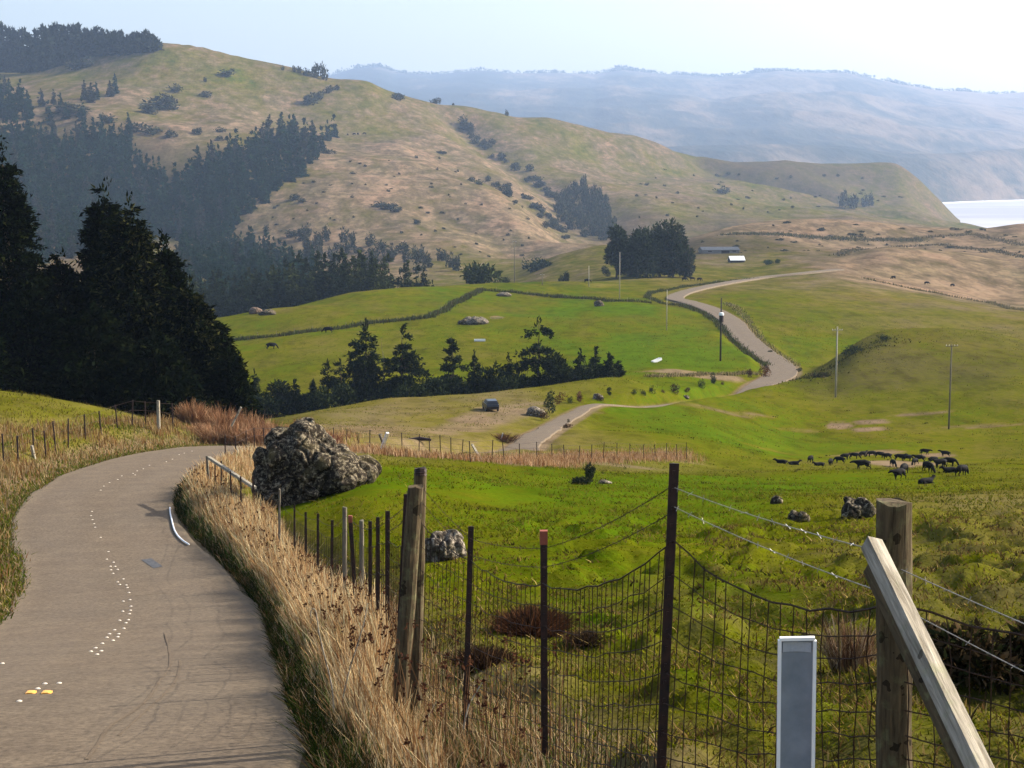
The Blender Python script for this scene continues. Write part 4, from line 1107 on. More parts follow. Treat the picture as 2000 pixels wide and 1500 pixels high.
rock('rock_outcrop', [(500,1000),(502,960),(510,905),(522,855),(535,843),(556,841),(573,840),(578,827),(590,822),(606,823),(616,831),(626,838),(636,852),(660,862),(682,872),(704,890),(722,902),(738,916),(742,930),(715,950),(670,965),(620,985),(590,1005),(540,1015)], 57.0, 1.7, M_rock,
     'big dark craggy outcrop speckled with pale lichen beside the road', 'rock', None, 3, .085, (230, 120), (598, 925))
def bump(x, y, w, h, mat, lab, seed, dep=.8, dmin=3, cat='rock', group=None, name='boulder', rough=.16, res=(44, 24)):
    p = at(x, y, dmin); rr = np.random.default_rng(seed)
    pts = [(x+math.cos(t)*w/2*rr.uniform(.8, 1.1), y-h*.3-math.sin(t)*h*.7*rr.uniform(.75, 1.1)) for t in np.linspace(0, 2*math.pi, 12, endpoint=False)]
    return rock(name, pts, p[1]+.1, metres(w, p[1])*.5*dep, mat, lab, cat, group, seed, rough, res)
bump(865,1092,88,52,M_rockp,'pale boulder just behind the split wooden fence post',11,.8,res=(90,50))
bump(1672,1010,78,36,M_rock,'dark and white speckled boulder left of the thick post top',12,.8,res=(70,40))
bump(1558,1018,42,18,M_rock,'small low rock left of the speckled boulder',13)
bump(1516,984,24,14,M_rock,'little rounded stone alone on the pasture slope',14)
bump(1180,945,26,7,M_rockp,'small pale stone below the thorny bush',15)
bump(1168,780,20,11,M_rockp,'pale stone beside the road where it flattens',16,dmin=100)
bump(1045,812,36,18,M_rockp,'grey rough boulder left of the road cutting',17,dmin=100)
bump(905,633,20,9,M_rock,'dark rock at the left of the grey pile on the green hill',18,dmin=250)
bump(930,632,48,12,M_rockp,'low grey heap of stones on the green hill',19,dmin=250)
bump(500,612,26,12,rock_mat('brown rock',(.16,.1,.07),(.3,.22,.16),(.1,.08,.05)),'brownish rock on the left edge of the green hill',20,dmin=250)
bump(522,615,34,9,M_rock,'dark low rocks beside the brownish one on the hill edge',21,dmin=250)
bump(984,578,30,6,M_rockp,'scatter of pale stones by the hill fence line',22,dmin=250)
bump(575,905,6,4,M_rockp,'tiny stone at the outcrop foot',23)
bump(1340,778,12,6,M_rockp,'pale stone beside the roadside bank bushes',24,dmin=100)
bump(1170,598,20,11,M_rock,'dark stump like boulder on the top of the green field',25,dmin=250)

# ------------------------------------------------------------------ fences
def tpost(mb, b, t, w=.05):
    mb.bar(b, t, w, .008, (0, 1, 0)); mb.bar(Vector(b)+Vector((0, .026, 0)), Vector(t)+Vector((0, .026, -.004)), .007, .044, (0, 1, 0))
    b = Vector(b); t = Vector(t); n = int((t-b).length/.09)
    for k in range(n): mb.box(tuple(b+(t-b)*((k+.5)/n)+Vector((0, -.007, 0))), (.014, .008, .02))
def wood_post(mb, b, t, r, rng, n=9, split=0.0):
    b = Vector(b); t = Vector(t); V = []; Fc = []; m = 14
    for i in range(m):
        p = b+(t-b)*(i/(m-1))
        for k in range(n):
            a = 2*math.pi*k/n; rr = r*(1+.16*(noise2(np.array([k*1.7+i*.13]), np.array([i*.35]), int(rng.integers(3)))[0]-.5)*2*.6)*(1.04-.08*i/(m-1))
            V.append((p.x+math.cos(a)*rr, p.y+math.sin(a)*rr, p.z+(rng.uniform(-.012, .012) if i == m-1 else 0)))
    for i in range(m-1):
        for k in range(n): Fc.append((i*n+k, i*n+(k+1) % n, (i+1)*n+(k+1) % n, (i+1)*n+k))
    Fc.append(tuple((m-1)*n+k for k in range(n)))
    mb.add(V, Fc)
def post_pts(xt, yt, xb, d, dt=0.0, sink=.25):
    b = at_d(xb, d); s, m = sight(xt, yt); t = Vector((s*(d+dt), d+dt, m*(d+dt)))
    return Vector((b[0], b[1], b[2]-sink)), t
def local(build, b, m, name, parent, smoothed=False):
    """mesh built round its own foot so that the grain follows it"""
    mb = MB(); build(mb); o = mb.build(name, m, parent, smoothed); o.data.transform(Matrix.Translation(-Vector(b))); o.location = b; return o

# --- the roadside fence running down from the thick post to the outcrop
fence = empty('wire_fence', (0, 0, 0), 0, 'rusty sagging wire fence with mixed posts beside the roadside grass', 'fence')
rng = np.random.default_rng(31)
NP = [ # kind, x top, y top, x base, distance, width m
 ('wood', 1746, 981, 1752, 6.8, .078), ('steel', 1317, 905, 1283, 8.2, .05), ('steel', 1062, 1042, 1064, 11.5, .05), ('steel', 920, 1028, 906, 13.5, .048),
 ('wood', 821, 926, 808, 15.0, .06), ('wood', 812, 950, 772, 14.7, .075), ('steel', 793, 965, 766, 15.3, .04),
 ('steel', 757, 998, 756, 19, .055), ('steel', 738, 1010, 738, 21, .05), ('steel', 723, 1018, 722, 22, .05), ('pale', 706, 1016, 707, 23, .035), ('steel', 684, 1010, 702, 23.6, .06), ('pale', 673, 991, 673, 25, .038),
 ('steel', 649, 1016, 647, 30, .05), ('steel', 621, 1003, 620, 33, .05), ('steel', 597, 1000, 598, 36, .05), ('pale', 546, 955, 545, 42, .03),
 ('steel', 575, 985, 575, 38.5, .04), ('steel', 470, 930, 471, 52, .05), ('steel', 450, 920, 452, 55, .05), ('steel', 432, 900, 432, 58, .05), ('pale', 404, 890, 411, 59, .05), ('steel', 420, 905, 420, 58.5, .045), ('steel', 494, 930, 496, 51, .06)]
FP = {}
for kind, xt, yt, xb, d, w in NP:
    b, t = post_pts(xt, yt, xb, d); FP[(kind, xt)] = (b, t)
    if kind == 'steel':
        o = local(lambda mb: tpost(mb, b, t, w), b, M_steel, 'steel_post', fence)
        if xt in (1062, 684): 
            mb = MB(); mb.box(tuple(t-Vector((0, -.01, .03))), (.056, .056, .1)); mb.build('tip', M_tip, o).matrix_parent_inverse = o.matrix_world.inverted() if False else Matrix.Translation(-b)
    elif kind == 'wood':
        local(lambda mb: wood_post(mb, b, t, w, rng, 12), b, M_post, 'wooden_post', fence, False)
    else:
        o = local(lambda mb: wood_post(mb, b, t, w, rng, 7), b, M_pole, 'wooden_post', fence, False)
# dark sawn cap of the split post, brace of the corner post
b, t = FP[('wood', 821)]
o = local(lambda mb: wood_post(mb, t-Vector((0, 0, .01)), t+Vector((0, 0, .06)), .058, rng, 8), t, M_steel, 'post_cap', fence)
s, m = sight(1702, 1062); a = Vector((s*6.58, 6.58, m*6.58)); s, m = sight(2010, 1700); e_ = Vector((s*5.05, 5.05, m*5.05))
mb = MB(); L = (e_-a).length; mb.bar((0, 0, 0), (0, 0, L), .066, .068, (0, 1, 0))
br = mb.build('brace_rail', M_grey, fence)
z = (e_-a).normalized(); rf = Vector((.35, -.42, .84)); x = (rf-z*rf.dot(z)).normalized(); y = z.cross(x)
br.matrix_world = Matrix.Translation(a) @ Matrix((x, y, z)).transposed().to_4x4()
mb = MB(); mb.bar((0, 0, 0), (0, 0, L*.9), .075, .06, (0, 1, 0)); b2 = mb.build('brace_rail', M_post, fence)
b2.matrix_world = Matrix.Translation(a+Vector((.03, .085, -.12))) @ Matrix((x, y, z)).transposed().to_4x4()
# the pale bracket by the outcrop
def px3(x, y, d): s, m = sight(x, y); return Vector((s*d, d, m*d))
mb = MB(); mb.bar(px3(408, 894, 58.8), px3(498, 953, 52.5), .11, .1); mb.build('brace_rail', M_grey, fence)
# woven wire and barbed wire
order = [('wood',1746),('steel',1317),('steel',1062),('steel',920),('wood',821),('steel',757),('steel',738),('steel',723),('pale',706),('pale',673),('steel',649),('steel',621),('steel',597),('steel',575),('pale',546),('steel',494),('steel',470),('steel',450),('steel',432),('pale',404)]
right = (Vector((3.15, 4.9, h1(3.15, 4.9)-.2)), Vector((3.15, 4.9, h1(3.15, 4.9)+1.38)))
ro = local(lambda mb: tpost(mb, right[0], right[1], .05), right[0], M_steel, 'steel_post', fence)
chain = [right]+[FP[k] for k in order]
topdrop = [.3,.43,.40,.37,.29,.45]+[.35]*20
mesh_mb = MB(); barb_mb = MB(); rust_mb = MB()
for i in range(len(chain)-1):
    (b0, t0), (b1, t1) = chain[i], chain[i+1]
    d0 = topdrop[i]; d1 = topdrop[i+1]; span = (t1-t0).length; near = min(t0.y, t1.y) < 17
    T0_ = t0-Vector((0, 0, d0)); T1_ = t1-Vector((0, 0, d1)); G0 = b0+Vector((0, 0, .28)); G1 = b1+Vector((0, 0, .28))
    off = Vector((0, -.03, 0))
    nseg = 12 if near else 4
    sag = .035*span if near else .03
    if i == 1: sag = .16
    def pt(u, f):
        top = T0_.lerp(T1_, u); bot = G0.lerp(G1, u)
        p = bot.lerp(top, f); p.z -= sag*4*u*(1-u)*f
        return p+off
    fr = [0, .08, .16, .25, .34, .44, .55, .67, .78, .89, 1] if near else [0, .25, .5, .75, 1]
    for f in fr:
        P = [pt(u, f)+Vector((0, 0, float(rng.normal())*.008)) for u in np.linspace(0, 1, nseg+1)]
        mesh_mb.tube(P, (.0030 if f < 1 else .005) if near else .004, 4, False)
    dv = .10 if i < 2 else (.13 if near else .5)
    for u in np.arange(dv/span/2, 1, dv/span):
        u = min(1, max(0, u+float(rng.normal())*.1*dv/span))
        P = [pt(u+float(rng.normal())*.10*dv/span, f) for f in np.linspace(0, 1, 6)]
        mesh_mb.tube(P, .0032 if near else .004, 3, False)
    # strands above the woven wire
    for q, (z0, z1) in enumerate(((.10, .10), (.24, .24))):
        if i == 0: z0, z1 = (.72, .27) if q == 0 else (1.0, .43)
        if i == 1: z0, z1 = (.22, .12) if q == 0 else (.40, .22)
        if i in (0, 1) or near or q == 0:
            A = t0-Vector((0, .04, z0)); B = t1-Vector((0, .04, z1)); tgt = barb_mb if i < 2 else rust_mb
            P = []
            for u in np.linspace(0, 1, nseg+1):
                p = A.lerp(B, u); p.z -= .02*span*4*u*(1-u)*.6; P.append(p)
            tgt.tube(P, .0026 if near else .004, 5, False)
            if near:
                for u in np.arange(.03, 1, .11/span):
                    p = A.lerp(B, u); p.z -= .02*span*4*u*(1-u)*.6
                    a1 = Vector(rng.normal(size=3)).normalized()*.017
                    tgt.tube([p-a1, p+a1], .002, 3, False)
mesh_mb.build('woven_wire', M_rustw, fence); barb_mb.build('barbed_wire', M_wire, fence); rust_mb.build('barbed_wire', M_rustw, fence)

# --- the fence across the pasture behind the outcrop
def simple_fence(name, lab, pts, hgt, mat, strands=3, r=.045, kind='steel', dmin=30, wr=.006, group=None):
    e = empty(name, (0, 0, 0), 0, lab, 'fence', group); tops = []
    for x, y in pts:
        p = at(x, y, dmin) if y < 1e4 else None
        hh = hgt*rng.uniform(.88, 1.1); b = Vector((p[0], p[1], p[2]-.2)); t = Vector((p[0]+rng.normal()*.05*hgt, p[1], p[2]+hh))
        mb = MB()
        if kind == 'steel': mb.bar(b, t, r*1.6, r, (0, 1, 0))
        else: mb.tube([b, b.lerp(t, .5), t], [r*1.1, r, r*.9], 6)
        mb.build('post', mat, e); tops.append((Vector(p), t))
    w = MB()
    for (p0, t0), (p1, t1) in zip(tops[:-1], tops[1:]):
        for k in range(strands):
            f = (k+.7)/(strands-.2)
            w.tube([p0.lerp(t0, min(f, .97)), p1.lerp(t1, min(f, .97))], wr, 3, False)
    w.build('wire', M_rustw, e); return e
pf = simple_fence('wire_fence', 'steel post fence crossing the pasture behind the outcrop through dry grass',
  [(440,905),(461,900),(481,895),(499,890),(518,888),(650,872),(676,876),(700,880),(722,884),(786,889),(818,890),(840,892),(861,894),(881,895),(901,896),(919,903),(960,903),(986,904),(1015,905),(1049,904),(1078,903),(1103,902),(1130,901),(1155,901),(1178,900),(1205,899),(1230,899),(1256,898),(1280,897),(1301,897),(1322,897),(1341,897)], 1.32, M_steel, 4, .032, wr=.009)
for a, b in (((741,889,96),(757,845,95)), ((757,887,96.5),(742,848,96))):
    mb = MB(); mb.bar(px3(*a), px3(*b), .17, .13); mb.build('crossed_post', M_white if a[0] == 741 else M_pole, pf)
mb = MB(); mb.bar(px3(947,911,98), px3(922,868,100), .13, .1); mb.build('brace_rail', M_grey, pf)
mb = MB(); mb.bar(px3(563,930,60), px3(566,928,60), .05, .05)
# --- fence on the left bank above the road
lf = simple_fence('wire_fence', 'old wire fence along the grassy bank left of the road', [(8,912),(35,905),(66,893),(90,895),(110,884),(133,874),(167,858),(198,850),(230,836),(258,832),(285,829),(338,838)], 1.35, M_steel, 3, .04, wr=.007)
p = at(310, 843); mb = MB(); mb.tube([(p[0], p[1], p[2]-.2), (p[0]+.02, p[1], p[2]+metres(62, p[1]))], [.11, .09], 8)
tag(mb.build('white_post', M_grey, None), 'pale weathered marker post standing taller than the left bank fence', 'post')
p = at(66, 893); mb = MB(); mb.tube([(p[0]+.06, p[1]-.1, p[2]-.1), (p[0]-.04, p[1]-.1, p[2]+.55)], [.09, .07], 7)
tag(mb.build('short_post', M_grey, None), 'short pale post stub beside the left bank fence', 'post')
p = at_d(455, 90); mb = MB(); mb.bar(px3(452, 832, 91), px3(471, 795, 91), .13, .1); tag(mb.build('leaning_post', M_grey, None), 'pale post leaning to the right in the red brown brush', 'post')

# --- far fence lines with rank growth along them
def weed_strip(name, px, width, hgt, n, pal, lab, dmin, w=.06):
    P = resample(np.array([at(x, y, dmin)[:2] for x, y in px]), 1.0)
    i = rng.integers(0, len(P), n); x = P[i, 0]+rng.normal(size=n)*width*.5+rng.uniform(-.5, .5, n); y = P[i, 1]+rng.normal(size=n)*width*.5+rng.uniform(-.5, .5, n)
    B = np.stack([x, y, H(x, y)-.03], 1); hh = hgt*rng.uniform(.4, 1.2, n)*(.5+fbm2(x/4, y/4, 91, 2))
    c = np.array(pal)[rng.integers(0, len(pal), n)]*rng.uniform(.7, 1.3, (n, 1))
    o = leafobj(name, blades(B, rng.normal(size=(n, 2))*hgt*.3, hh, np.full(n, w)*rng.uniform(.6, 1.4, n), c, rng), M_grass); return tag(o, lab, None, None, 'stuff')
WD = ((.05,.07,.02), (.08,.09,.03), (.06,.05,.02))
weed_strip('rank_grass', [(436,668),(560,655),(640,645),(740,630),(840,620)], 1.6, .8, 3200, WD, 'dark rank grass along the fence line on the green hill', 250, .16)
weed_strip('rank_grass', [(842,618),(880,598),(940,567),(1000,571),(1060,578),(1180,588),(1270,592)], 1.2, .9, 4200, WD, 'dark rank grass along the upper fence line of the green field', 250, .2)
weed_strip('rank_grass', [(1480,545),(1400,552),(1330,562),(1268,574),(1262,582),(1290,592),(1330,597),(1372,612),(1400,630),(1430,665),(1470,700),(1500,716)], .8, .8, 5200, WD, 'dark weeds along the left edge of the far road', 250, .16)
weed_strip('rank_grass', [(1420,592),(1460,625),(1490,668),(1530,697),(1553,715)], 1.2, .5, 1800, ((.3,.24,.1),(.2,.18,.07),(.06,.06,.02)), 'straw coloured weeds along the right edge of the far road', 250, .14)
weed_strip('rank_grass', [(1270,736),(1340,734),(1420,733),(1475,730)], 1.0, .55, 1400, ((.34,.26,.13),(.2,.17,.06),(.05,.05,.02)), 'straw coloured grass on the low bank inside the hairpin', 200, .12)
weed_strip('rank_grass', [(1690,545),(1760,560),(1850,578),(1930,592),(2010,608)], 1.6, .9, 1500, ((.12,.11,.05),(.2,.16,.08)), 'rank grass along the track over the straw coloured hills', 450, .25)
weed_strip('rank_grass', [(1640,500),(1680,488),(1760,482),(1840,478),(1900,486),(1960,494),(2005,504)], 5.0, 1.0, 2000, ((.1,.09,.05),(.16,.12,.07),(.07,.07,.04)), 'dark scrub line across the straw coloured hills', 600, .5)
weed_strip('rank_grass', [(1420,458),(1500,458),(1570,462),(1680,468),(1800,470)], 7.0, 1.1, 2200, ((.1,.1,.05),(.15,.12,.07),(.06,.07,.035)), 'dark scrub band between the straw coloured ridges', 700, .6)
weed_strip('rank_grass', [(1740,470),(1830,462),(1900,458),(1960,470),(2005,480)], 5.0, 1.0, 1400, ((.1,.09,.05),(.15,.12,.07)), 'dark scrub line near the top of the straw coloured hills', 700, .5)
weed_strip('rank_grass', [(1572,741),(1600,730),(1625,716),(1650,702),(1675,688),(1700,676),(1730,662)], 6.0, .34, 900, ((.06,.06,.014),(.1,.085,.02),(.04,.04,.012)), 'dark rank growth on the shaded flank of the grassy mound', 200, .18)
simple_fence('field_fence', 'thin fence line climbing over the green hill to its corner post', [(436,668),(470,664),(505,660),(540,657),(575,653),(610,648),(640,645),(675,639),(707,634),(740,630),(775,627),(808,623),(842,619),(862,609),(882,598),(902,588),(922,577),(942,567),(970,569),(1000,571),(1030,575),(1060,578),(1100,582),(1140,585),(1180,588),(1225,590),(1270,592)], 1.3, M_pole, 2, .06, 'wood', 250, .012)
simple_fence('field_fence', 'fence beside the far road between hairpin and barn', [(1500,716),(1484,708),(1470,700),(1450,683),(1430,665),(1415,648),(1400,630),(1386,620),(1372,612),(1350,603),(1330,597),(1310,594),(1290,592),(1270,586),(1262,580),(1268,574),(1300,567),(1330,562),(1365,557),(1400,552),(1440,548),(1480,545)], 1.25, M_pole, 2, .06, 'wood', 250, .012)
simple_fence('field_fence', 'fence along the track over the straw coloured hills', [(1690,545),(1725,553),(1760,560),(1805,569),(1850,578),(1890,585),(1930,592),(1970,600),(2010,608)], 1.3, M_pole, 2, .07, 'wood', 450, .014)

# ------------------------------------------------------------------ poles
def pole(x, yt, yb, dmin, mat, lab, r=.15, arm=True, can=False, name='utility_pole', grp='utility poles across the valley', armdrop=.5, d=None):
    p = at(x, yb, dmin) if d is None else at_d(x, d); s, m = sight(x, yt); Ht = m*p[1]-p[2]
    e = empty(name, (p[0], p[1], p[2]), 0, lab, 'utility pole', grp)
    mb = MB(); mb.tube([(0, 0, -.4), (0, 0, Ht*.5), (0, 0, Ht)], [r*1.15, r, r*.75], 9); mb.build('shaft', mat, e, True)
    if arm:
        a = MB(); a.bar((-.8, -.12, Ht-armdrop-.05), (.8, .02, Ht-armdrop), .07, .075)
        ar = a.build('crossarm', mat, e)
        for q in (-.7, -.35, .35, .7):
            i = MB(); i.tube([(q, -.1, Ht-armdrop+.03), (q, -.1, Ht-armdrop+.1), (q, -.1, Ht-armdrop+.17)], [.03, .05, .035], 7); ii = i.build('insulator', M_white, ar)
    if can:
        zc = Ht*.62
        c = MB(); c.tube([(0, -.42, zc), (0, -.42, zc+1.3)], [.42, .42], 14); cn = c.build('transformer', M_steel, e, False)
        l = MB(); l.tube([(0, -.42, zc+1.3), (0, -.42, zc+1.72), (0, -.42, zc+1.85)], [.48, .46, .2], 14); l.build('lid', M_white, cn)
        bk = MB(); bk.box((0, -.2, zc+.65), (.16, .3, .7)); bk.build('bracket', M_steel, cn)
    return e
pole(1407,582,705,200,simple_mat('dark pole timber',(.02,.017,.014),(.05,.04,.03),5),'dark pole carrying a white topped transformer near the far road',.16,False,True)
pole(1632,638,776,200,M_palepole,'pale pole with a crossarm standing left of the grassy mound',.13,True)
pole(1853,672,838,150,M_pole,'thin pole with a dark foot in front of the grassy mound',.1,True,armdrop=.25)
pole(1302,566,645,300,M_palepole,'faint slim pole in the middle of the green field',.1,False)
pole(1210,492,584,300,M_palepole,'slim pale pole in front of the dark tree clump',.12,False)
pole(1005,470,545,500,M_pole,'brown pole standing in the valley left of the straw knoll',.17,True,d=690)
pole(1150,519,560,500,M_palepole,'short pale pole on the far brow left of the tree clump',.12,False)
pole(1059,534,557,500,M_pole,'tiny dark pole on the far brow of the green field',.12,True)

# ------------------------------------------------------------------ roadside marker
p = at_d(1542, 4.5); s, m = sight(1532, 1250); Hm = m*4.5-p[2]
mk = empty('road_marker', (p[0], p[1], p[2]), math.radians(-2), 'white flexible road marker with its face greyed for shade standing nearest the camera', 'road marker')
mk.rotation_euler = (0, math.radians(-.6), math.radians(-4))
W = .099; M_pan = simple_mat('shaded marker face', (.17,.2,.23), (.27,.3,.34), 11, .45, .4, .05, .004); M_rim = simple_mat('white marker edge', (.8,.8,.78), (.88,.88,.86), 12, .4, .4, .05, .002); M_ref = simple_mat('pale reflector sheet', (.34,.38,.44), (.4,.44,.5), 90, .3, .6, .1, .002)  # white marker: shade put into the face grey, rim left bright as sunlit
mb = MB()
zz_ = np.linspace(-.3, Hm, 10); xs = np.linspace(-W/2+.004, W/2-.004, 9); V = []
for z in zz_:
    for x in xs: V.append((x, .012*(1-(2*x/W)**2)+.004*math.sin(z*9), z))
n = len(xs); mb.add(V, [(a*n+c, a*n+c+1, (a+1)*n+c+1, (a+1)*n+c) for a in range(len(zz_)-1) for c in range(n-1)])
mb.add([(x, y+.004, z) for x, y, z in V], [(a*n+c, (a+1)*n+c, (a+1)*n+c+1, a*n+c+1) for a in range(len(zz_)-1) for c in range(n-1)])
mb.build('panel', M_pan, mk, True)
mb = MB()
for sx in (-1, 1): mb.bar((sx*(W/2), -.002, -.3), (sx*(W/2), -.002, Hm), .0095, .017, (0, 1, 0))
mb.bar((-W/2, -.002, Hm+.003), (W/2, -.002, Hm+.006), .017, .009)
mb.build('edge_rim', M_rim, mk)
mb = MB(); V = [(x, .012*(1-(2*x/W)**2)-.004+.004*math.sin(z*9), z) for z in (Hm-.036, Hm-.007) for x in xs*.88]
mb.add(V, [(c, c+1, n+c+1, n+c) for c in range(n-1)]); mb.build('reflector', M_ref, mk)

# ------------------------------------------------------------------ marks on the road
M_dot = simple_mat('ceramic dot', (.52,.44,.33), (.62,.54,.42), 30, .4, .4); M_amb = simple_mat('amber reflector', (.8,.36,.04), (.9,.45,.08), 20, .35, .5)
def dot_mesh(r, h):
    mb = MB(); n = 12; V = []
    rings = [(1, 0), (.9, .5), (.6, .85), (.0, 1)]
    for q, z in rings[:-1]:
        for k in range(n): V.append((math.cos(6.2832*k/n)*r*q, math.sin(6.2832*k/n)*r*q, z*h))
    V.append((0, 0, h)); f = [(i*n+k, i*n+(k+1) % n, (i+1)*n+(k+1) % n, (i+1)*n+k) for i in range(2) for k in range(n)]+[(2*n+k, 2*n+(k+1) % n, 3*n) for k in range(n)]
    mb.add(V, f); return mb
def on_road(x, y):
    p = at(x, y); ds_, zz_, ii_ = road_info(np.array([p[0]]), np.array([p[1]])); t = float(ds_[0])/HALF
    return Vector((p[0], p[1], float(zz_[0])+.03*(1-min(1, t*t))+.012+.0002*p[1]))
dots = [(88,1347),(116,1346),(74,1357),(38,1382),(5,1305),(190,1288),(178,1282),(198,1281),(187,1275),(200,1266),(221,1260),(209,1254),(230,1253),(214,1247),(232,1247),(224,1239),(242,1236),(246,1225),(234,1220),(251,1219),(253,1207),(240,1202),(255,1200),(256,1192),(241,1182),(254,1179),(252,1165),(249,1155),(234,1149),(247,1150),(230,1144),(241,1138),(212,1084),(209,1099),(222,1105),(216,1113),(225,1113),(217,1120),(230,1119),(221,1127),(197,1056),(186,1036),(184,1029),(181,1021),(178,1013),(180,1005),(197,963),(203,955),(214,948),(230,942),(238,935),(260,930),(268,925),(264,933),(280,921),(292,914),(325,907),(337,902),(350,893),(360,890),(375,886)]
d0 = None
for x, y in dots:
    if d0 is None: d0 = dot_mesh(.037, .018).build('raised_dot', M_dot, None, True); o = d0
    else: o = d0.copy(); C.objects.link(o)
    o.location = on_road(x, y)-Vector((0, 0, .003))
    tag(o, 'small round white raised dot on the middle line of the road', 'road dot', 'raised dots along the road middle')
for k, (x, y) in enumerate([(61,1366),(92,1366)]):
    mb = MB(); mb.box((0, 0, .01), (.11, .11, .02)); mb.box((0, 0, .022), (.07, .1, .01)); o = mb.build('road_reflector', M_amb, None); o.location = on_road(x, y)-Vector((0, 0, .002))
    tag(o, 'left amber reflector block on the road middle near the photo corner' if k == 0 else 'right amber reflector block on the road middle near the photo corner', 'road reflector')
mb = MB(); q = [on_road(x, y)+Vector((0, 0, .006)) for x, y in [(276,1100),(296,1097),(318,1113),(300,1117)]]; mb.add([tuple(v) for v in q], [(3, 2, 1, 0)])
tp = mb.build('tar_patch', simple_mat('bluish tar', (.035,.038,.045), (.085,.085,.085), 9), road)
def seam(px, w):
    P = [on_road(x, y) for x, y in px]; P = spline(np.array([tuple(p) for p in P]), 8); mb = MB(); V = []
    for i, p in enumerate(P):
        t = P[min(i+1, len(P)-1)]-P[max(i-1, 0)]; n_ = np.array([t[1], -t[0], 0]); n_ /= np.linalg.norm(n_)+1e-9; ww = w*(.5+noise2(np.array([i*.6]), np.array([w*99]), 4)[0])
        V += [tuple(p+n_*ww/2+np.array([0, 0, .006])), tuple(p-n_*ww/2+np.array([0, 0, .006]))]
    mb.add(V, [(2*i, 2*i+1, 2*i+3, 2*i+2) for i in range(len(P)-1)]); mb.build('tar_seam', M_seam, road)
M_seam = simple_mat('old tar seam', (.088,.063,.038), (.125,.09,.056), 20)
seam([(322,1245),(330,1275),(332,1310),(312,1340),(292,1372),(262,1400),(215,1432),(190,1470),(170,1498)], .035)
seam([(352,1300),(345,1335),(318,1370),(280,1405),(232,1450)], .025)
seam([(345,1165),(300,1168),(258,1172)], .03)
# white pipe lying along the inside of the bend
P = [on_road(x, y)+Vector((0, 0, .04)) for x, y in [(332,998),(333,1010),(336,1024),(340,1040),(347,1053),(357,1063),(369,1071)]]
P = [Vector(p) for p in spline(np.array([tuple(p) for p in P]), 5)]
mb = MB(); mb.tube(P, .028, 8); tag(mb.build('white_pipe', M_white, None, True), 'white curved pipe lying on the inner edge of the road bend', 'pipe')

# ------------------------------------------------------------------ buildings, car, troughs
def barn(x, y, d, wid, dep, hgt, roofc, wallc, lab, rz=0.0, pitch=.35):
    p = at_d(x, d); e = empty('barn', (p[0], p[1], p[2]-.2), rz, lab, 'barn')
    mb = MB(); mb.box((0, 0, hgt/2), (wid, dep, hgt)); mb.add([(-wid/2, -dep/2, hgt), (-wid/2, dep/2, hgt), (-wid/2, 0, hgt+dep*pitch)], [(0, 1, 2)]); mb.add([(wid/2, -dep/2, hgt), (wid/2, dep/2, hgt), (wid/2, 0, hgt+dep*pitch)], [(0, 2, 1)])
    w_ = mb.build('wall', wallc, e)
    mb = MB(); o = .35
    for s_ in (-1, 1):
        a = (0, 0, hgt+dep*pitch+.06); b = (0, s_*(dep/2+o), hgt-o*pitch*2+.06)
        mb.add([(-wid/2-o, a[1], a[2]), (wid/2+o, a[1], a[2]), (wid/2+o, b[1], b[2]), (-wid/2-o, b[1], b[2]), (-wid/2-o, a[1], a[2]-.12), (wid/2+o, a[1], a[2]-.12), (wid/2+o, b[1], b[2]-.12), (-wid/2-o, b[1], b[2]-.12)], [(0, 1, 2, 3), (7, 6, 5, 4), (3, 2, 6, 7), (0, 4, 5, 1), (1, 5, 6, 2), (0, 3, 7, 4)])
    mb.build('roof', roofc, e)
    mb = MB(); mb.box((wid*.12, -dep/2-.03, hgt*.4), (wid*.22, .06, hgt*.8)); mb.build('door', M_steel, e)
    for q in (-.3, .36): mb = MB(); mb.box((wid*q, -dep/2-.02, hgt*.6), (wid*.1, .05, hgt*.3)); mb.build('window', M_steel, e)
barn(1438,518,830,7.2,6,1.6,M_white,simple_mat('dark boards',(.03,.025,.02),(.06,.05,.04),2),'small barn with a bright white roof on the far green field',math.radians(6),.30)
barn(1404,497,905,21,9,2.0,simple_mat('blue grey roof',(.035,.043,.055),(.06,.07,.085),.6),simple_mat('grey boards',(.14,.13,.12),(.22,.2,.18),2),'long low shed with a blue grey roof behind the white barn',math.radians(8),.16)

def trough(x, y, dmin, wid, lab, m, rz=0, tilt=0, hgt=.55):
    p = at(x, y, dmin); e = empty('trough', (p[0], p[1], p[2]), rz, lab, 'trough'); e.rotation_euler = (0, tilt, rz)
    mb = MB(); dp = .7
    for s_ in (-1, 1): mb.bar((-wid/2, s_*dp/2, hgt*.55), (wid/2, s_*dp/2, hgt*.55), .05, hgt*.8)
    for s_ in (-1, 1): mb.bar((s_*wid/2, -dp/2+.03, hgt*.55), (s_*wid/2, dp/2-.03, hgt*.55), .05, hgt*.8)
    mb.box((0, 0, hgt*.2), (wid-.06, dp-.06, .05)); mb.build('basin', m, e)
    for q in (-.4, .4): mb = MB(); mb.box((wid*q, 0, hgt*.07), (.1, dp*.9, .16)); mb.build('foot', M_pole, e)
trough(937,667,250,2.4,'long white trough on the middle of the green hill',M_white,.05)
trough(1283,707,220,2.0,'white trough standing tilted near the foot of the green field',M_white,math.radians(35),math.radians(-16))
trough(970,622,250,3.2,'straw coloured trough higher up the green hill',simple_mat('straw paint',(.5,.38,.16),(.6,.48,.22),3),0,0,.4)

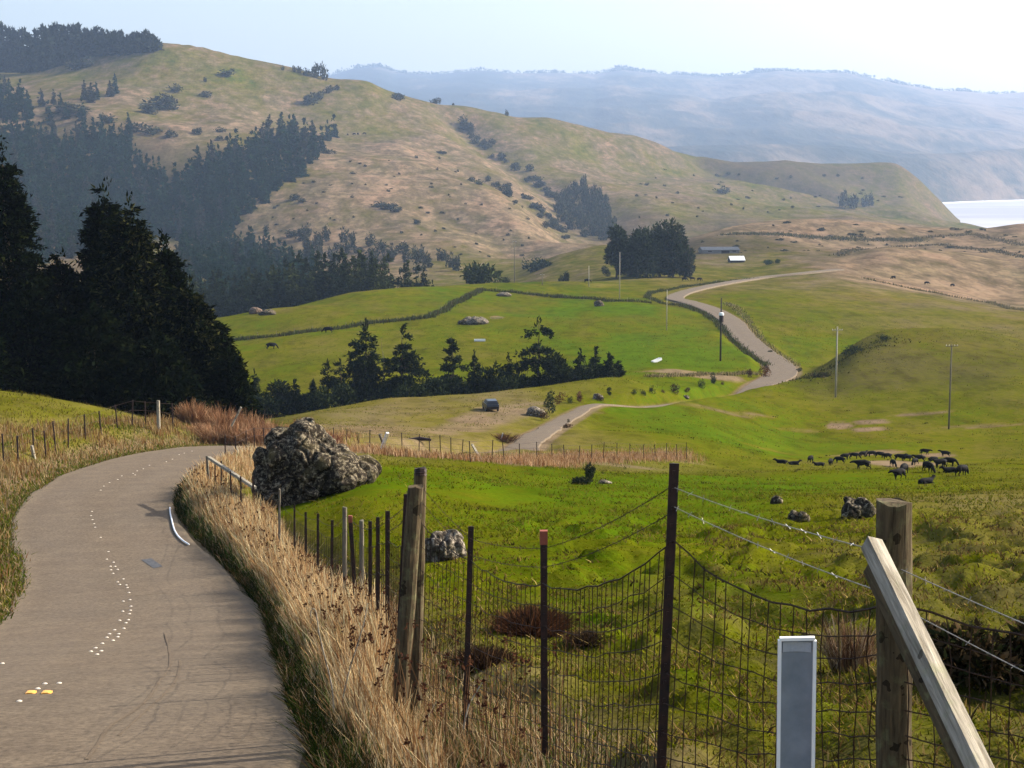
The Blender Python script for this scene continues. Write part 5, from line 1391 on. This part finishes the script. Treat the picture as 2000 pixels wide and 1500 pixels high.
# dark car parked where the dusty track ends
p = at(958, 801, 100); car = empty('parked_car', (p[0], p[1], p[2]+.02), math.radians(100), 'dark car with a pale windscreen parked on the straw coloured field', 'car')
car.scale = (.8, .8, .8)
M_car = simple_mat('dark car paint', (.012,.014,.018), (.02,.022,.026), 3, .3, .5, 0, .001); M_glass = simple_mat('car glass', (.1,.12,.14), (.14,.16,.18), 2, .08, .8, 0, .001); M_rub = simple_mat('tyre rubber', (.012,.012,.012), (.02,.02,.02), 9)
def prism(prof, hw, inset=None):
    mb = MB(); n = len(prof); ins = inset or [1]*n
    V = [(x, -hw*k, z) for (x, z), k in zip(prof, ins)]+[(x, hw*k, z) for (x, z), k in zip(prof, ins)]
    mb.add(V, [tuple(range(n)), tuple(range(2*n-1, n-1, -1))]+[(i, i+n, (i+1) % n+n, (i+1) % n) for i in range(n)]); return mb
prism([(-2.1,.45),(-2.15,.75),(-2.05,1.02),(-.9,1.06),(1.0,1.02),(1.9,.92),(2.12,.7),(2.12,.42),(1.6,.3),(-1.7,.3)], .87).build('body', M_car, car)
prism([(-2.0,1.03),(-1.75,1.52),(-.2,1.6),(.45,1.52),(1.05,1.02)], .8, [1,.84,.84,.84,1]).build('cabin', M_car, car)
mb = MB(); mb.add([(.51,-.66,1.49),(.51,.66,1.49),(1.07,.74,1.04),(1.07,-.74,1.04)], [(0, 1, 2, 3)]); mb.build('windscreen', M_glass, car)
for s_ in (-1, 1):
    mb = MB(); mb.add([(-1.7,s_*.7,1.46),(.4,s_*.7,1.46),(.85,s_*.802,1.07),(-1.85,s_*.802,1.07)], [(0, 1, 2, 3)]); mb.build('side_window', M_glass, car)
    mb = MB(); mb.box((2.1, s_*.62, .74), (.1, .32, .16)); mb.build('headlight', M_white, car)
    for q in (-1.35, 1.32):
        mb = MB(); mb.tube([(q, s_*.72, .33), (q, s_*.9, .33)], .33, 16); w_ = mb.build('wheel', M_rub, car); mb = MB(); mb.tube([(q, s_*.895, .33), (q, s_*.915, .33)], .19, 12); mb.build('hub', M_grey, w_)
mb = MB(); mb.box((2.16, 0, .46), (.08, 1.7, .18)); mb.build('bumper', M_grey, car)

# heap of dead brush by the roadside
p = at(985, 862, 60); rb = np.random.default_rng(8)
o = twig_bush('brush_heap', p, metres(64, p[1]), metres(20, p[1]), 260, rb, ((.09,.035,.02),(.14,.06,.035),(.05,.025,.018)), 'heap of red brown dead brush beside the lower road', 'brush heap', None, .035)
p = at(978, 858, 60); mb = MB(); mb.bar((p[0], p[1]-.4, p[2]-.1), (p[0]+.18, p[1]-.4, p[2]+.62), .1, .08); tag(mb.build('short_post', M_white, None), 'short white post leaning in front of the dead brush heap', 'post')
p = at(820, 862, 60); mb = MB(); mb.tube([(p[0]-.9, p[1], p[2]+.12), (p[0], p[1]+.1, p[2]+.2), (p[0]+.9, p[1], p[2]+.12)], [.12, .17, .1], 7); tag(mb.build('fallen_log', M_steel, None), 'dark log lying in the dry grass behind the crossed posts', 'log')
# ------------------------------------------------------------------ cattle
def skin(name, nodes, edges, mat, lvl=1):
    me = bpy.data.meshes.new(name+'_frame'); me.from_pydata([n[:3] for n in nodes], edges, []); o = bpy.data.objects.new(name+'_frame', me); link(o)
    m = o.modifiers.new('skin', 'SKIN'); m.use_smooth_shade = True
    for i, n in enumerate(nodes):
        r = n[3]; o.data.skin_vertices[0].data[i].radius = (r, n[4] if len(n) > 4 else r)
    o.data.skin_vertices[0].data[0].use_root = True
    s = o.modifiers.new('sub', 'SUBSURF'); s.levels = lvl; s.render_levels = lvl
    dg = bpy.context.evaluated_depsgraph_get(); dg.update()
    out = bpy.data.meshes.new_from_object(o.evaluated_get(dg)); out.name = name; out.materials.clear(); out.materials.append(mat)
    out.polygons.foreach_set('use_smooth', np.ones(len(out.polygons), bool))
    bpy.data.objects.remove(o); bpy.data.meshes.remove(me); return out
def cow_nodes(pose):
    lie = pose == 'lie'; dz = -.68 if lie else 0
    N = [(-.72,0,1.12+dz,.27),(-.35,0,1.10+dz,.32),(.1,0,1.03+dz,.36),(.5,0,1.05+dz,.33),(.76,0,1.16+dz,.22)]
    E = [(0,1),(1,2),(2,3),(3,4)]
    def ch(a, pts):
        for p in pts: N.append(p); E.append((a, len(N)-1)); a = len(N)-1
        return a
    if pose == 'graze': hd = [(1.0,.02,.86,.15),(1.17,.05,.5,.13),(1.28,.06,.3,.11),(1.38,.07,.1,.075)]
    elif pose == 'walk': hd = [(1.0,0,1.22,.15),(1.2,-.05,1.25,.135),(1.4,-.1,1.12,.11),(1.56,-.14,1.02,.075)]
    else: hd = [(.98,0,1.33+dz,.15),(1.14,.06,1.46+dz,.135),(1.33,.14,1.38+dz,.11),(1.5,.2,1.28+dz,.075)]
    c0 = len(N); ch(4, hd)
    poll = N[c0+1]
    for s in (-1, 1): ch(c0+1, [(poll[0]-.04, poll[1]+s*.16, poll[2]+.05, .035),(poll[0]-.06, poll[1]+s*.27, poll[2]+.04, .02)])
    for s in (-1, 1):
        k = .13*s if pose == 'walk' else .04*s
        if lie:
            ch(3, [(.6,s*.25,.2,.11),(.85,s*.28,.08,.06),(.6,s*.32,.05,.05)]); ch(0, [(-.55,s*.3,.24,.18),(-.25,s*.42,.1,.09),(-.65,s*.45,.06,.055)])
        else:
            ch(3, [(.5+k*.5,s*.17,.72,.13),(.5+k,s*.17,.42,.07),(.48+k*1.3,s*.17,.22,.05),(.5+k*1.6,s*.17,.03,.06)])
            ch(0, [(-.6-k*.4,s*.19,.78,.19),(-.52-k*.6,s*.19,.62,.12),(-.84-k,s*.19,.44,.065),(-.78-k*1.2,s*.19,.22,.05),(-.75-k*1.4,s*.19,.03,.06)])
    ch(0, [(-.98,0,1.16+dz,.045),(-1.04,.02,.85+dz*.8,.03),(-1.03,.03,.5+dz*.5,.045)])
    if not lie: N = [(n[0], n[1], n[2]*.86, n[3]*(1.14 if i < 5 else 1.0)) for i, n in enumerate(N)]
    return N, E
M_cow = simple_mat('black cattle coat', (.003,.0028,.0028), (.007,.006,.005), 5, .8, .08, .2, .01)
M_cowp = simple_mat('brown cattle coat', (.06,.03,.02), (.1,.055,.03), 5, .65, .2, .2, .01)
cm = {k: skin('cow', *cow_nodes(k), M_cow) for k in ('graze', 'walk', 'stand', 'lie')}
def cow(x, y, pose, face, lab, grp='black cattle herd on the pasture', dmin=60, sc=.55, mat=None):
    p = at(x, y, dmin); o = bpy.data.objects.new('cow', cm[pose]); link(o)
    o.location = (p[0], p[1], p[2]-.02); o.rotation_euler = (0, 0, math.radians(face)); o.scale = (sc, sc, sc)
    return tag(o, lab, 'cow', grp)
herd = [
 (1527,905,'lie',170,'black cow lying at the far left end of the herd'),
 (1550,908,'lie',10,'second lying black cow at the left end of the herd'),
 (1583,903,'graze',60,'black cow standing apart right of the two lying ones'),
 (1600,910,'lie',200,'small black cow lying below the one standing apart'),
 (1622,909,'walk',250,'black cow facing the camera just left of the main group'),
 (1640,905,'graze',150,'black cow grazing at the left of the main group'),
 (1650,898,'stand',20,'black cow at the back left of the feeding line'),
 (1668,896,'graze',350,'black cow second from left in the feeding line'),
 (1685,893,'stand',30,'black cow third from left in the feeding line'),
 (1702,892,'graze',200,'black cow in the middle of the feeding line'),
 (1718,894,'graze',340,'black cow right of the middle of the feeding line'),
 (1732,897,'stand',185,'black cow near the right end of the feeding line'),
 (1684,917,'walk',185,'large black cow side on in front of the feeding line'),
 (1744,911,'graze',280,'black cow grazing below the right end of the feeding line'),
 (1757,899,'stand',355,'black cow behind the gap right of the feeding line'),
 (1772,901,'graze',10,'black cow left of the crowded right group'),
 (1787,908,'graze',230,'black cow at the left of the crowded right group'),
 (1796,902,'stand',170,'black cow at the back of the crowded right group'),
 (1812,922,'graze',290,'biggest black cow at the front of the right group'),
 (1806,888,'walk',340,'lone black cow above the right group'),
 (1822,905,'graze',20,'black cow behind the biggest one in the right group'),
 (1836,914,'stand',200,'black cow right of the biggest one in the right group'),
 (1853,911,'graze',345,'black cow at the right side of the right group'),
 (1846,892,'stand',150,'black cow standing off above the right group'),
 (1857,923,'lie',190,'small black cow lying at the lower right of the herd'),
 (1878,929,'graze',40,'black cow at the far right end of the herd'),
 (1765,926,'graze',240,'black cow on the path below the gap of the herd'),
 (1755,936,'walk',215,'black cow lowest on the left of the herd'),
 (1808,945,'lie',30,'black cow lying lowest of the whole herd'),
]
for a in herd: cow(*a)
for x, y, ps, f, lab in [(530,682,'graze',20,'lone dark cow low on the left of the green hill'),(641,650,'graze',170,'lone dark cow by the fence line on the green hill'),
   (1337,549,'graze',10,'leftmost tiny cow beyond the far road'),(1352,548,'stand',170,'second tiny cow beyond the far road'),(1366,549,'graze',30,'third tiny cow beyond the far road'),
   (1745,545,'graze',200,'dark cow by the track on the straw coloured slope'),(1810,556,'graze',10,'dark cow further along the track on the straw coloured slope'),(1860,560,'graze',30,'small dark cow on the straw coloured slope above the track'),
   (1147,552,'graze',0,'tiny dark cow on the brow left of the tree clump')]:
    cow(x, y, ps, f, lab, 'cattle far off in the fields', 300, 1.15)
for x, lab in [(679,'leftmost cow of four on the big hill'),(692,'second cow of four on the big hill'),(699,'third cow of four on the big hill'),(712,'rightmost cow of four on the big hill')]:
    cow(x, 265-(x-679)*.06, 'graze', 20*x % 360, lab, 'cattle grazing high on the big hill', 1000, 2.2)
# ------------------------------------------------------------------ grass close by
rng = np.random.default_rng(77)
TAN = 1.12*np.array([(.44,.305,.15),(.51,.375,.2),(.36,.225,.1),(.54,.42,.25),(.3,.17,.07),(.2,.1,.045)])
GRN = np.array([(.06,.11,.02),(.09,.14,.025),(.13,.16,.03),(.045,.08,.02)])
def pick(pal, n): return pal[rng.integers(0, len(pal), n)]*rng.uniform(.75, 1.25, (n, 1))
def grass(name, X, Y, h, w, col, lean, lab, tip=None, wind=(-.05, 0)):
    n = len(X); B = np.stack([X, Y, H(X, Y)-.02], 1)
    ln = rng.normal(size=(n, 2))*(h*lean)[:, None]+np.array(wind)[None]*h[:, None]
    o = leafobj(name, blades(B, ln, h, w, col, rng, tip), M_grass); return tag(o, lab, None, None, 'stuff')
# fence course, to keep the roadside grass between tarmac and fence
FX = np.array([(FP[k][0].x, FP[k][0].y) for k in order[2:]]+[(-11.5, 61), (-11.2, 70)])
FX = FX[np.argsort(FX[:, 1])]
def fence_off(Y): return np.interp(Y, FX[:, 1], FX[:, 0])
def edge_pts(n, y0, y1, u0, u1, pw=1.0):
    ok = np.nonzero((ROAD[:, 1] > y0) & (ROAD[:, 1] < y1))[0]; ok = ok[ROAD[ok, 0] < -1]
    if pw != 1.0:
        wgt = 1/np.maximum(ROAD[ok, 1], 4)**pw; i = rng.choice(ok, n, p=wgt/wgt.sum())
    else: i = rng.choice(ok, n)
    u = rng.uniform(u0, u1, n)
    fx = fence_off(ROAD[i, 1]); ex = ROAD[i, 0]+NRM[i, 0]*HALF; ey = ROAD[i, 1]+NRM[i, 1]*HALF
    wid = np.clip(np.abs(fence_off(ey)-ex), .9, 2.6)
    off = HALF+.05+RW[i]*0+u*wid
    j = rng.uniform(-.5, .5, n)
    return ROAD[i, 0]+NRM[i, 0]*off-NRM[i, 1]*j*.8, ROAD[i, 1]+NRM[i, 1]*off+NRM[i, 0]*j*.8, u, wid
n = 62000
X, Y, u, wd = edge_pts(n, 3.5, 74, .10, 1.3, .6)
kk = ~((Y < 20) & (u > np.interp(Y, [9, 13, 17, 20], [.45, .6, .78, 1.15]))) & ~((Y < 11) & (rng.uniform(size=n) < .5)); X, Y, u, wd = X[kk], Y[kk], u[kk], wd[kk]; n = len(X)
cl = fbm2(X/.9, Y/.9, 55, 3)
h = (.22+.72*smooth(.05, .55, u)*smooth(1.5, .9, u))*rng.uniform(.55, 1.2, n)*(.55+.8*cl)*np.interp(Y, [6, 11, 16, 24, 60], [.35, .5, .72, 1, 1])
gmix = rng.uniform(size=n) < np.clip(smooth(.42, .1, u)*.75+(cl < .38)*.3+smooth(14, 9, Y)*.15, 0, 1)
col = np.where(gmix[:, None], pick(GRN, n), pick(TAN, n))
grass('dry_grass', X, Y, h, (.006+.00042*Y)*rng.uniform(.6, 1.3, n), col, .2, 'tall dry straw coloured grass along the right verge of the road', np.where(gmix[:, None], col*1.1, np.minimum(col*1.25, .75)))
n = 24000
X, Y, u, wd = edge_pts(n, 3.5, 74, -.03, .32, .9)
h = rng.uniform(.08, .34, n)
col = np.where((rng.uniform(size=n) < .7)[:, None], pick(GRN*.28, n), pick(TAN*.35, n))  # blade colours cut down to paint the shadowed strip beside the tall verge
grass('shade_grass', X, Y, h, (.007+.0005*Y)*rng.uniform(.7, 1.3, n), col, .45, 'low green grass, darkened for shade, fringing the right edge of the tarmac')
# tall stems with dark seed heads
n = 520
X, Y, u, wd = edge_pts(n, 9, 62, .35, 1.05, .4)
h = rng.uniform(.75, 1.2, n); B = np.stack([X, Y, H(X, Y)], 1); ln = rng.normal(size=(n, 2))*.12*h[:, None]
col = pick(np.array([(.14,.075,.035),(.2,.11,.05)]), n)
V1, F1, T1 = blades(B, ln, h, np.full(n, .007)+.00025*Y, col, rng)
tip = B+np.c_[ln, h]
m = 7; P = np.repeat(tip, m, 0)+rng.normal(size=(n*m, 3))*.008; P[:, 2] -= rng.uniform(0, .06, n*m)
V2, F2 = tufts(P, rng.normal(size=(n*m, 3))+np.array([0, 0, .5]), np.full(n*m, .028)+.0003*np.repeat(Y, m), np.full(n*m, .022)+.0003*np.repeat(Y, m), rng)
o = leafobj('seed_heads', (np.vstack([V1, V2]), [*[F1, F2+len(V1)]], np.vstack([T1, np.repeat(pick(np.array([(.06,.025,.015),(.1,.045,.025)]), n*m), 4, 0)])), M_grass); tag(o, 'tall dead weed stems with dark seed heads in the dry verge', None, None, 'stuff')
# left verge and bank
ok = np.nonzero((ROAD[:, 1] > 26) & (ROAD[:, 1] < 100) & (ROAD[:, 0] < -2))[0]
n = 34000; i = rng.choice(ok, n); u = rng.uniform(0, 1, n)**1.3; off = -(HALF-.05+u*5.5)
X = ROAD[i, 0]+NRM[i, 0]*off+rng.uniform(-.4, .4, n); Y = ROAD[i, 1]+NRM[i, 1]*off+rng.uniform(-.4, .4, n)
d2, _, _ = road_info(X, Y); k = np.abs(d2) > HALF-.02; X, Y, u = X[k], Y[k], u[k]; n = len(X)
cl = fbm2(X/1.6, Y/1.6, 56, 3)
tanp = np.clip(smooth(.15, .45, u)*.9*(cl > .46)+.12, 0, .85); isg = rng.uniform(size=n) > tanp
h = np.where(isg, rng.uniform(.08, .22, n), rng.uniform(.2, .55, n))*(.5+.8*cl)
col = np.where(isg[:, None], pick(GRN*np.array([1.1,.9,.4]), n), pick(TAN*np.array([.62,.58,.5]), n))
grass('verge_grass', X, Y, h, np.full(n, .035)*rng.uniform(.5, 1.3, n), col, .25, 'mixed green and dry grass on the bank left of the road')
# dry grass along the pasture fence
P = resample(np.array([at(x, y, 60)[:2] for x, y in [(430,905),(520,890),(600,880),(650,878),(720,888),(800,894),(900,900),(1000,906),(1100,905),(1200,902),(1345,898)]]), .5)
n = 20000; i = rng.integers(0, len(P), n); X = P[i, 0]+rng.normal(size=n)*1.0; Y = P[i, 1]+np.abs(rng.normal(size=n))*4.0+.1
cl = fbm2(X/1.5, Y/2.5, 57, 3); h = rng.uniform(.2, .62, n)*(.4+1.0*cl)
d2, _, _ = road_info(X, Y); k = np.abs(d2) > HALF+.2
grass('dry_grass', X[k], Y[k], h[k], (np.full(n, .045)*rng.uniform(.5, 1.3, n))[k], (pick(TAN*np.array([.85,.75,.75]), n))[k], .25, 'pinkish dry grass strip along the pasture fence')
# pasture sward close to the camera
n = 150000
Yn = np.exp(rng.uniform(math.log(3.5), math.log(46), n)); s = rng.uniform(-.14, .40, n); X = s*(Yn+1.5); Y = Yn
d2, _, _ = road_info(X, Y); k = d2 > HALF+1.4; X, Y = X[k], Y[k]; n = len(X)
cl = fbm2(X/.8, Y/1.2, 58, 3); cl2 = fbm2(X/3.2, Y/5, 59, 3)
bw = np.clip((cl2-.5)*3+(cl-.5)*1.5+.18+.25*smooth(1.5, 5, X)*smooth(8, 16, Y)*smooth(45, 30, Y), 0, 1)
isb = rng.uniform(size=n) < bw*.42
h = np.where(isb, rng.uniform(.04, .1, n), rng.uniform(.02, .055, n))*(.5+1.1*cl)
col = np.where(isb[:, None], pick(np.array([(.17,.11,.035),(.12,.07,.025),(.28,.2,.07),(.06,.04,.018)]), n), pick(np.array([(.11,.12,.004),(.15,.14,.007),(.075,.09,.004),(.19,.165,.014)]), n))*rng.uniform(.45, 1.5, (n, 1))
grass('pasture_grass', X, Y, h, (.005+.0007*Y)*rng.uniform(.6, 1.5, n), col, .7, 'short green and brown pasture grass behind the near fence')
# straggling dry grass at the feet of the near fence
n = 14000
t = rng.uniform(0, 1, n); i = rng.integers(0, 5, n)
A = np.array([(chain[k][0].x, chain[k][0].y) for k in range(0, 7)])
X = A[i+1, 0]*(1-t)+A[i+2 if False else np.minimum(i+2, 6), 0]*t+rng.normal(size=n)*.28; Y = A[i+1, 1]*(1-t)+A[np.minimum(i+2, 6), 1]*t+rng.normal(size=n)*.4
k = rng.uniform(size=n) < np.interp(X, [-1.2, 0, .5, 1.0], [1, .9, .6, .08]); X, Y = X[k], Y[k]; n = len(X)
h = rng.uniform(.08, .36, n)*np.interp(X, [-1, 0, 1], [1.0, .7, .5]); g = rng.uniform(size=n) < .25
grass('straw_grass', X, Y, h, np.full(n, .007)*rng.uniform(.6, 1.4, n), np.where(g[:, None], pick(GRN, n), pick(TAN, n)), .35, 'straggling straw coloured grass at the feet of the near fence posts')
# brown tussocks
def tussock(x, y, wpx, hpx, lab, pal, n=1500):
    p = at(x, y); W = metres(wpx, p[1]); Hh = metres(hpx, p[1]); a = rng.uniform(0, 6.28, n); q = np.sqrt(rng.uniform(0, 1, n))
    B = np.stack([np.cos(a)*q*W*.36, np.sin(a)*q*W*.36, np.zeros(n)], 1); l = np.stack([np.cos(a), np.sin(a)], 1)*(q*W*.3)[:, None]+rng.normal(size=(n, 2))*W*.06
    h = Hh*(1.05-.55*q)*rng.uniform(.6, 1.1, n); c = np.array(pal)[rng.integers(0, len(pal), n)]*rng.uniform(.6, 1.3, (n, 1))
    o = leafobj('tussock', blades(B, l, h, np.full(n, .014)*rng.uniform(.6, 1.5, n), c, rng), M_grass); o.location = (p[0], p[1], p[2]-.03); return tag(o, lab, 'tussock', 'dark tussocks in the near pasture')
BR = ((.1,.04,.02),(.06,.028,.016),(.16,.075,.035),(.03,.02,.012))
tussock(1040,1236,150,62,'large dark brown tussock behind the middle steel post',BR,2400)
tussock(945,1300,120,46,'dark tussock lower left of the large brown one',((.045,.025,.016),(.025,.018,.012),(.09,.05,.025)),1800)
tussock(1150,1250,90,24,'flat dark tussock right of the large brown one',((.045,.03,.018),(.08,.05,.025)),900)
# hollow behind the thick post: brambles with its black shadow in their colour
rr = np.random.default_rng(19)
for x, y, w_, h_, lab in [(1905,1332,190,112,'bramble mass darkened as shadow in the hollow right of the thick post'),(2010,1318,150,110,'bramble darkened as shadow at the right edge of the photo behind the barbed wire'),(1820,1290,90,70,'smaller bramble darkened as shadow tucked beside the thick post')]:
    p = at(x, y); shrub('bramble_bush', p, metres(w_, p[1]), metres(h_, p[1]), rr, ((.022,.018,.01),(.05,.035,.018),(.035,.04,.014),(.09,.06,.03)), lab, 'bramble', None, 2600, .06, .035, 9)
# dry tussocky growth in rows on the right bank
n = 26000
Y = rng.uniform(11, 44, n); X = Y*rng.uniform(.12, .42, n); band = fbm2(X/1.1, Y/2.6, 31, 3); k = (band > .57) & (rng.uniform(size=n) < .2+.5*(fbm2(X/4, Y/6, 33, 2) > .52)); X, Y = X[k], Y[k]; n = len(X)
grass('tussock_grass', X, Y, rng.uniform(.03, .13, n), (.006+.0006*Y)*rng.uniform(.6, 1.5, n), pick(np.array([(.15,.1,.03),(.1,.06,.022),(.2,.15,.05),(.05,.035,.014)]), n), .4, 'brown tussocky grass on the uneven bank to the right')
# small dark weeds and dung dotted over the pasture
n = 620; Yw = np.exp(rng.uniform(math.log(24), math.log(230), n)); X = rng.uniform(-.06, .36, n)*Yw; Y = Yw
d2, _, _ = road_info(X, Y); k = (np.abs(d2) > 8); X, Y = X[k], Y[k]; n = len(X); m = 9
Xr = np.repeat(X, m)+rng.normal(size=n*m)*.09*(1+np.repeat(Y, m)/150); Yr = np.repeat(Y, m)+rng.normal(size=n*m)*.12
sz = np.repeat(rng.uniform(.6, 1.5, n), m)
grass('dark_weeds', Xr, Yr, rng.uniform(.02, .07, n*m)*sz*(1+Yr/160), np.full(n*m, .026)*sz*(1+Yr/120), pick(np.array([(.03,.035,.008),(.05,.04,.012),(.08,.06,.02)]), n*m), .6, 'small dark weeds and droppings dotted over the pasture')
# two tall dead stalks forming a V in the verge
def stalk(px, d, r, lab):
    P = [Vector(tuple(px3(x, y, d))) for x, y in px]; P[0].z -= .1
    P = [Vector(p) for p in spline(np.array([tuple(p) for p in P]), 5)]
    mb = MB(); mb.tube(P, list(np.linspace(r, r*.5, len(P))), 5); tag(mb.build('dead_stalk', M_grey, None, True), lab, 'dead stalk')
stalk([(652,1372),(648,1340),(636,1290),(624,1240),(617,1195),(609,1190),(606,1204)], 15.2, .009, 'tall bent dead stalk forming the left arm of a V in the verge')
stalk([(668,1352),(682,1310),(698,1260),(711,1215),(718,1178)], 15.3, .009, 'straight dead stalk forming the right arm of a V in the verge')
stalk([(905,1400),(915,1380),(930,1352),(944,1330)], 12.0, .007, 'pale dead stalk bent beside the left steel fence post')

# rougher growth that keeps the middle distance from looking mown
n = 80000; Y = np.exp(rng.uniform(math.log(38), math.log(420), n)); X = rng.uniform(-.16, .40, n)*Y
d2, _, _ = road_info(X, Y); cl = fbm2(X/9, Y/14, 83, 4); cs = fbm2(X/2.2, Y/3, 84, 2)
k = (np.abs(d2) > 6) & (cl+.5*cs > .62) & ~((Y > 150) & (X/Y > .16) & (X/Y < .30) & (Y < 190)); X, Y, cl = X[k], Y[k], cl[k]; n = len(X)
grass('rough_grass', X, Y, rng.uniform(.04, .12, n)*(1+Y/260), rng.uniform(.015, .035, n)*(1+Y/130), pick(np.array([(.12,.125,.005),(.15,.135,.012),(.085,.11,.004),(.18,.145,.03),(.07,.075,.008)]), n), .9, 'rougher grass speckled over the middle distance pasture')

# bumpy sward of the bank left of the road
n = 16000; Y = rng.uniform(58, 101, n); X = rng.uniform(-.42, -.16, n)*Y
d2, _, _ = road_info(X, Y); cl = fbm2(X/1.3, Y/2.2, 87, 3); k = (d2 < -HALF-3.2) & (cl > .4); X, Y, cl = X[k], Y[k], cl[k]; n = len(X)
grass('bank_grass', X, Y, rng.uniform(.06, .2, n), rng.uniform(.02, .05, n), pick(np.array([(.11,.115,.005),(.15,.13,.01),(.08,.09,.005),(.2,.15,.05),(.08,.06,.02)]), n), .6, 'short uneven grass on the sloping bank left of the road')

# low grass creeping over the left edge of the tarmac
ok = np.nonzero((ROAD[:, 1] > 24) & (ROAD[:, 1] < 92) & (ROAD[:, 0] < -2))[0]
n = 7000; i = rng.choice(ok, n); off = -(LW[i]-.12+np.abs(rng.normal(size=n))*.28)
X = ROAD[i, 0]+NRM[i, 0]*off+rng.uniform(-.4, .4, n)*NRM[i, 1]; Y = ROAD[i, 1]+NRM[i, 1]*off-rng.uniform(-.4, .4, n)*NRM[i, 0]
g = rng.uniform(size=n) < .6
grass('edge_grass', X, Y, rng.uniform(.1, .24, n), rng.uniform(.02, .045, n), np.where(g[:, None], pick(GRN*np.array([1.1, .9, .4]), n), pick(TAN*.6, n)), .5, 'low grass creeping over the left edge of the tarmac')
# ------------------------------------------------------------------ air, sky, sun, camera
mb = MB(); mb.box((1200, 6300, 330), (20000, 13400, 920))
k = NT_('haze')
pv = k.n('ShaderNodeVolumePrincipled')
pv.inputs['Color'].default_value = (.50, .68, 1.0, 1); pv.inputs['Density'].default_value = HAZE
pv.inputs['Anisotropy'].default_value = 0.2
k.l(pv.outputs[0], k.out.inputs['Volume'])
hz = mb.build('haze', k.m); tag(hz, 'pale blue sea haze filling the air', None, None, 'stuff')

w = bpy.data.worlds.new('World'); SC.world = w; w.use_nodes = True
nt = w.node_tree; nt.nodes.clear()
sky = nt.nodes.new('ShaderNodeTexSky'); sky.sky_type = 'NISHITA'; sky.sun_disc = False
sky.sun_elevation = SUN_EL; sky.sun_rotation = SUN_AZ; sky.dust_density = 4.5; sky.air_density = 1.0; sky.ozone_density = 1.2; sky.altitude = 90
bg = nt.nodes.new('ShaderNodeBackground'); bg.inputs[1].default_value = SKY
ow = nt.nodes.new('ShaderNodeOutputWorld'); nt.links.new(sky.outputs[0], bg.inputs[0]); nt.links.new(bg.outputs[0], ow.inputs[0])

sl = bpy.data.lights.new('sun', 'SUN'); sl.energy = SUN; sl.angle = math.radians(.5); sl.color = (1, .93, .82)
so = bpy.data.objects.new('sun', sl); link(so)
dirv = Vector((math.sin(SUN_AZ)*math.cos(SUN_EL), math.cos(SUN_AZ)*math.cos(SUN_EL), math.sin(SUN_EL)))
so.rotation_euler = dirv.to_track_quat('Z', 'Y').to_euler()

cam = bpy.data.cameras.new('camera'); co = bpy.data.objects.new('camera', cam); link(co)
cam.sensor_width = 36; cam.lens = 36*F/2000; cam.clip_start = .1; cam.clip_end = 30000
co.location = (0, 0, 0); co.rotation_euler = (math.radians(90)-PITCH, 0, 0)
SC.camera = co

SC.render.engine = 'CYCLES'
cy = SC.cycles
cy.max_bounces = 5; cy.diffuse_bounces = 2; cy.glossy_bounces = 2; cy.transmission_bounces = 3; cy.volume_bounces = 1; cy.transparent_max_bounces = 6
cy.use_denoising = True
try: cy.denoiser = 'OPENIMAGEDENOISE'
except Exception: pass
cy.use_adaptive_sampling = True; cy.adaptive_threshold = 0.012
cy.sample_clamp_indirect = 4
vs = SC.view_settings
vs.view_transform = 'Standard'; vs.look = 'None'; vs.gamma = 1; vs.use_curve_mapping = False; vs.exposure = EXPO
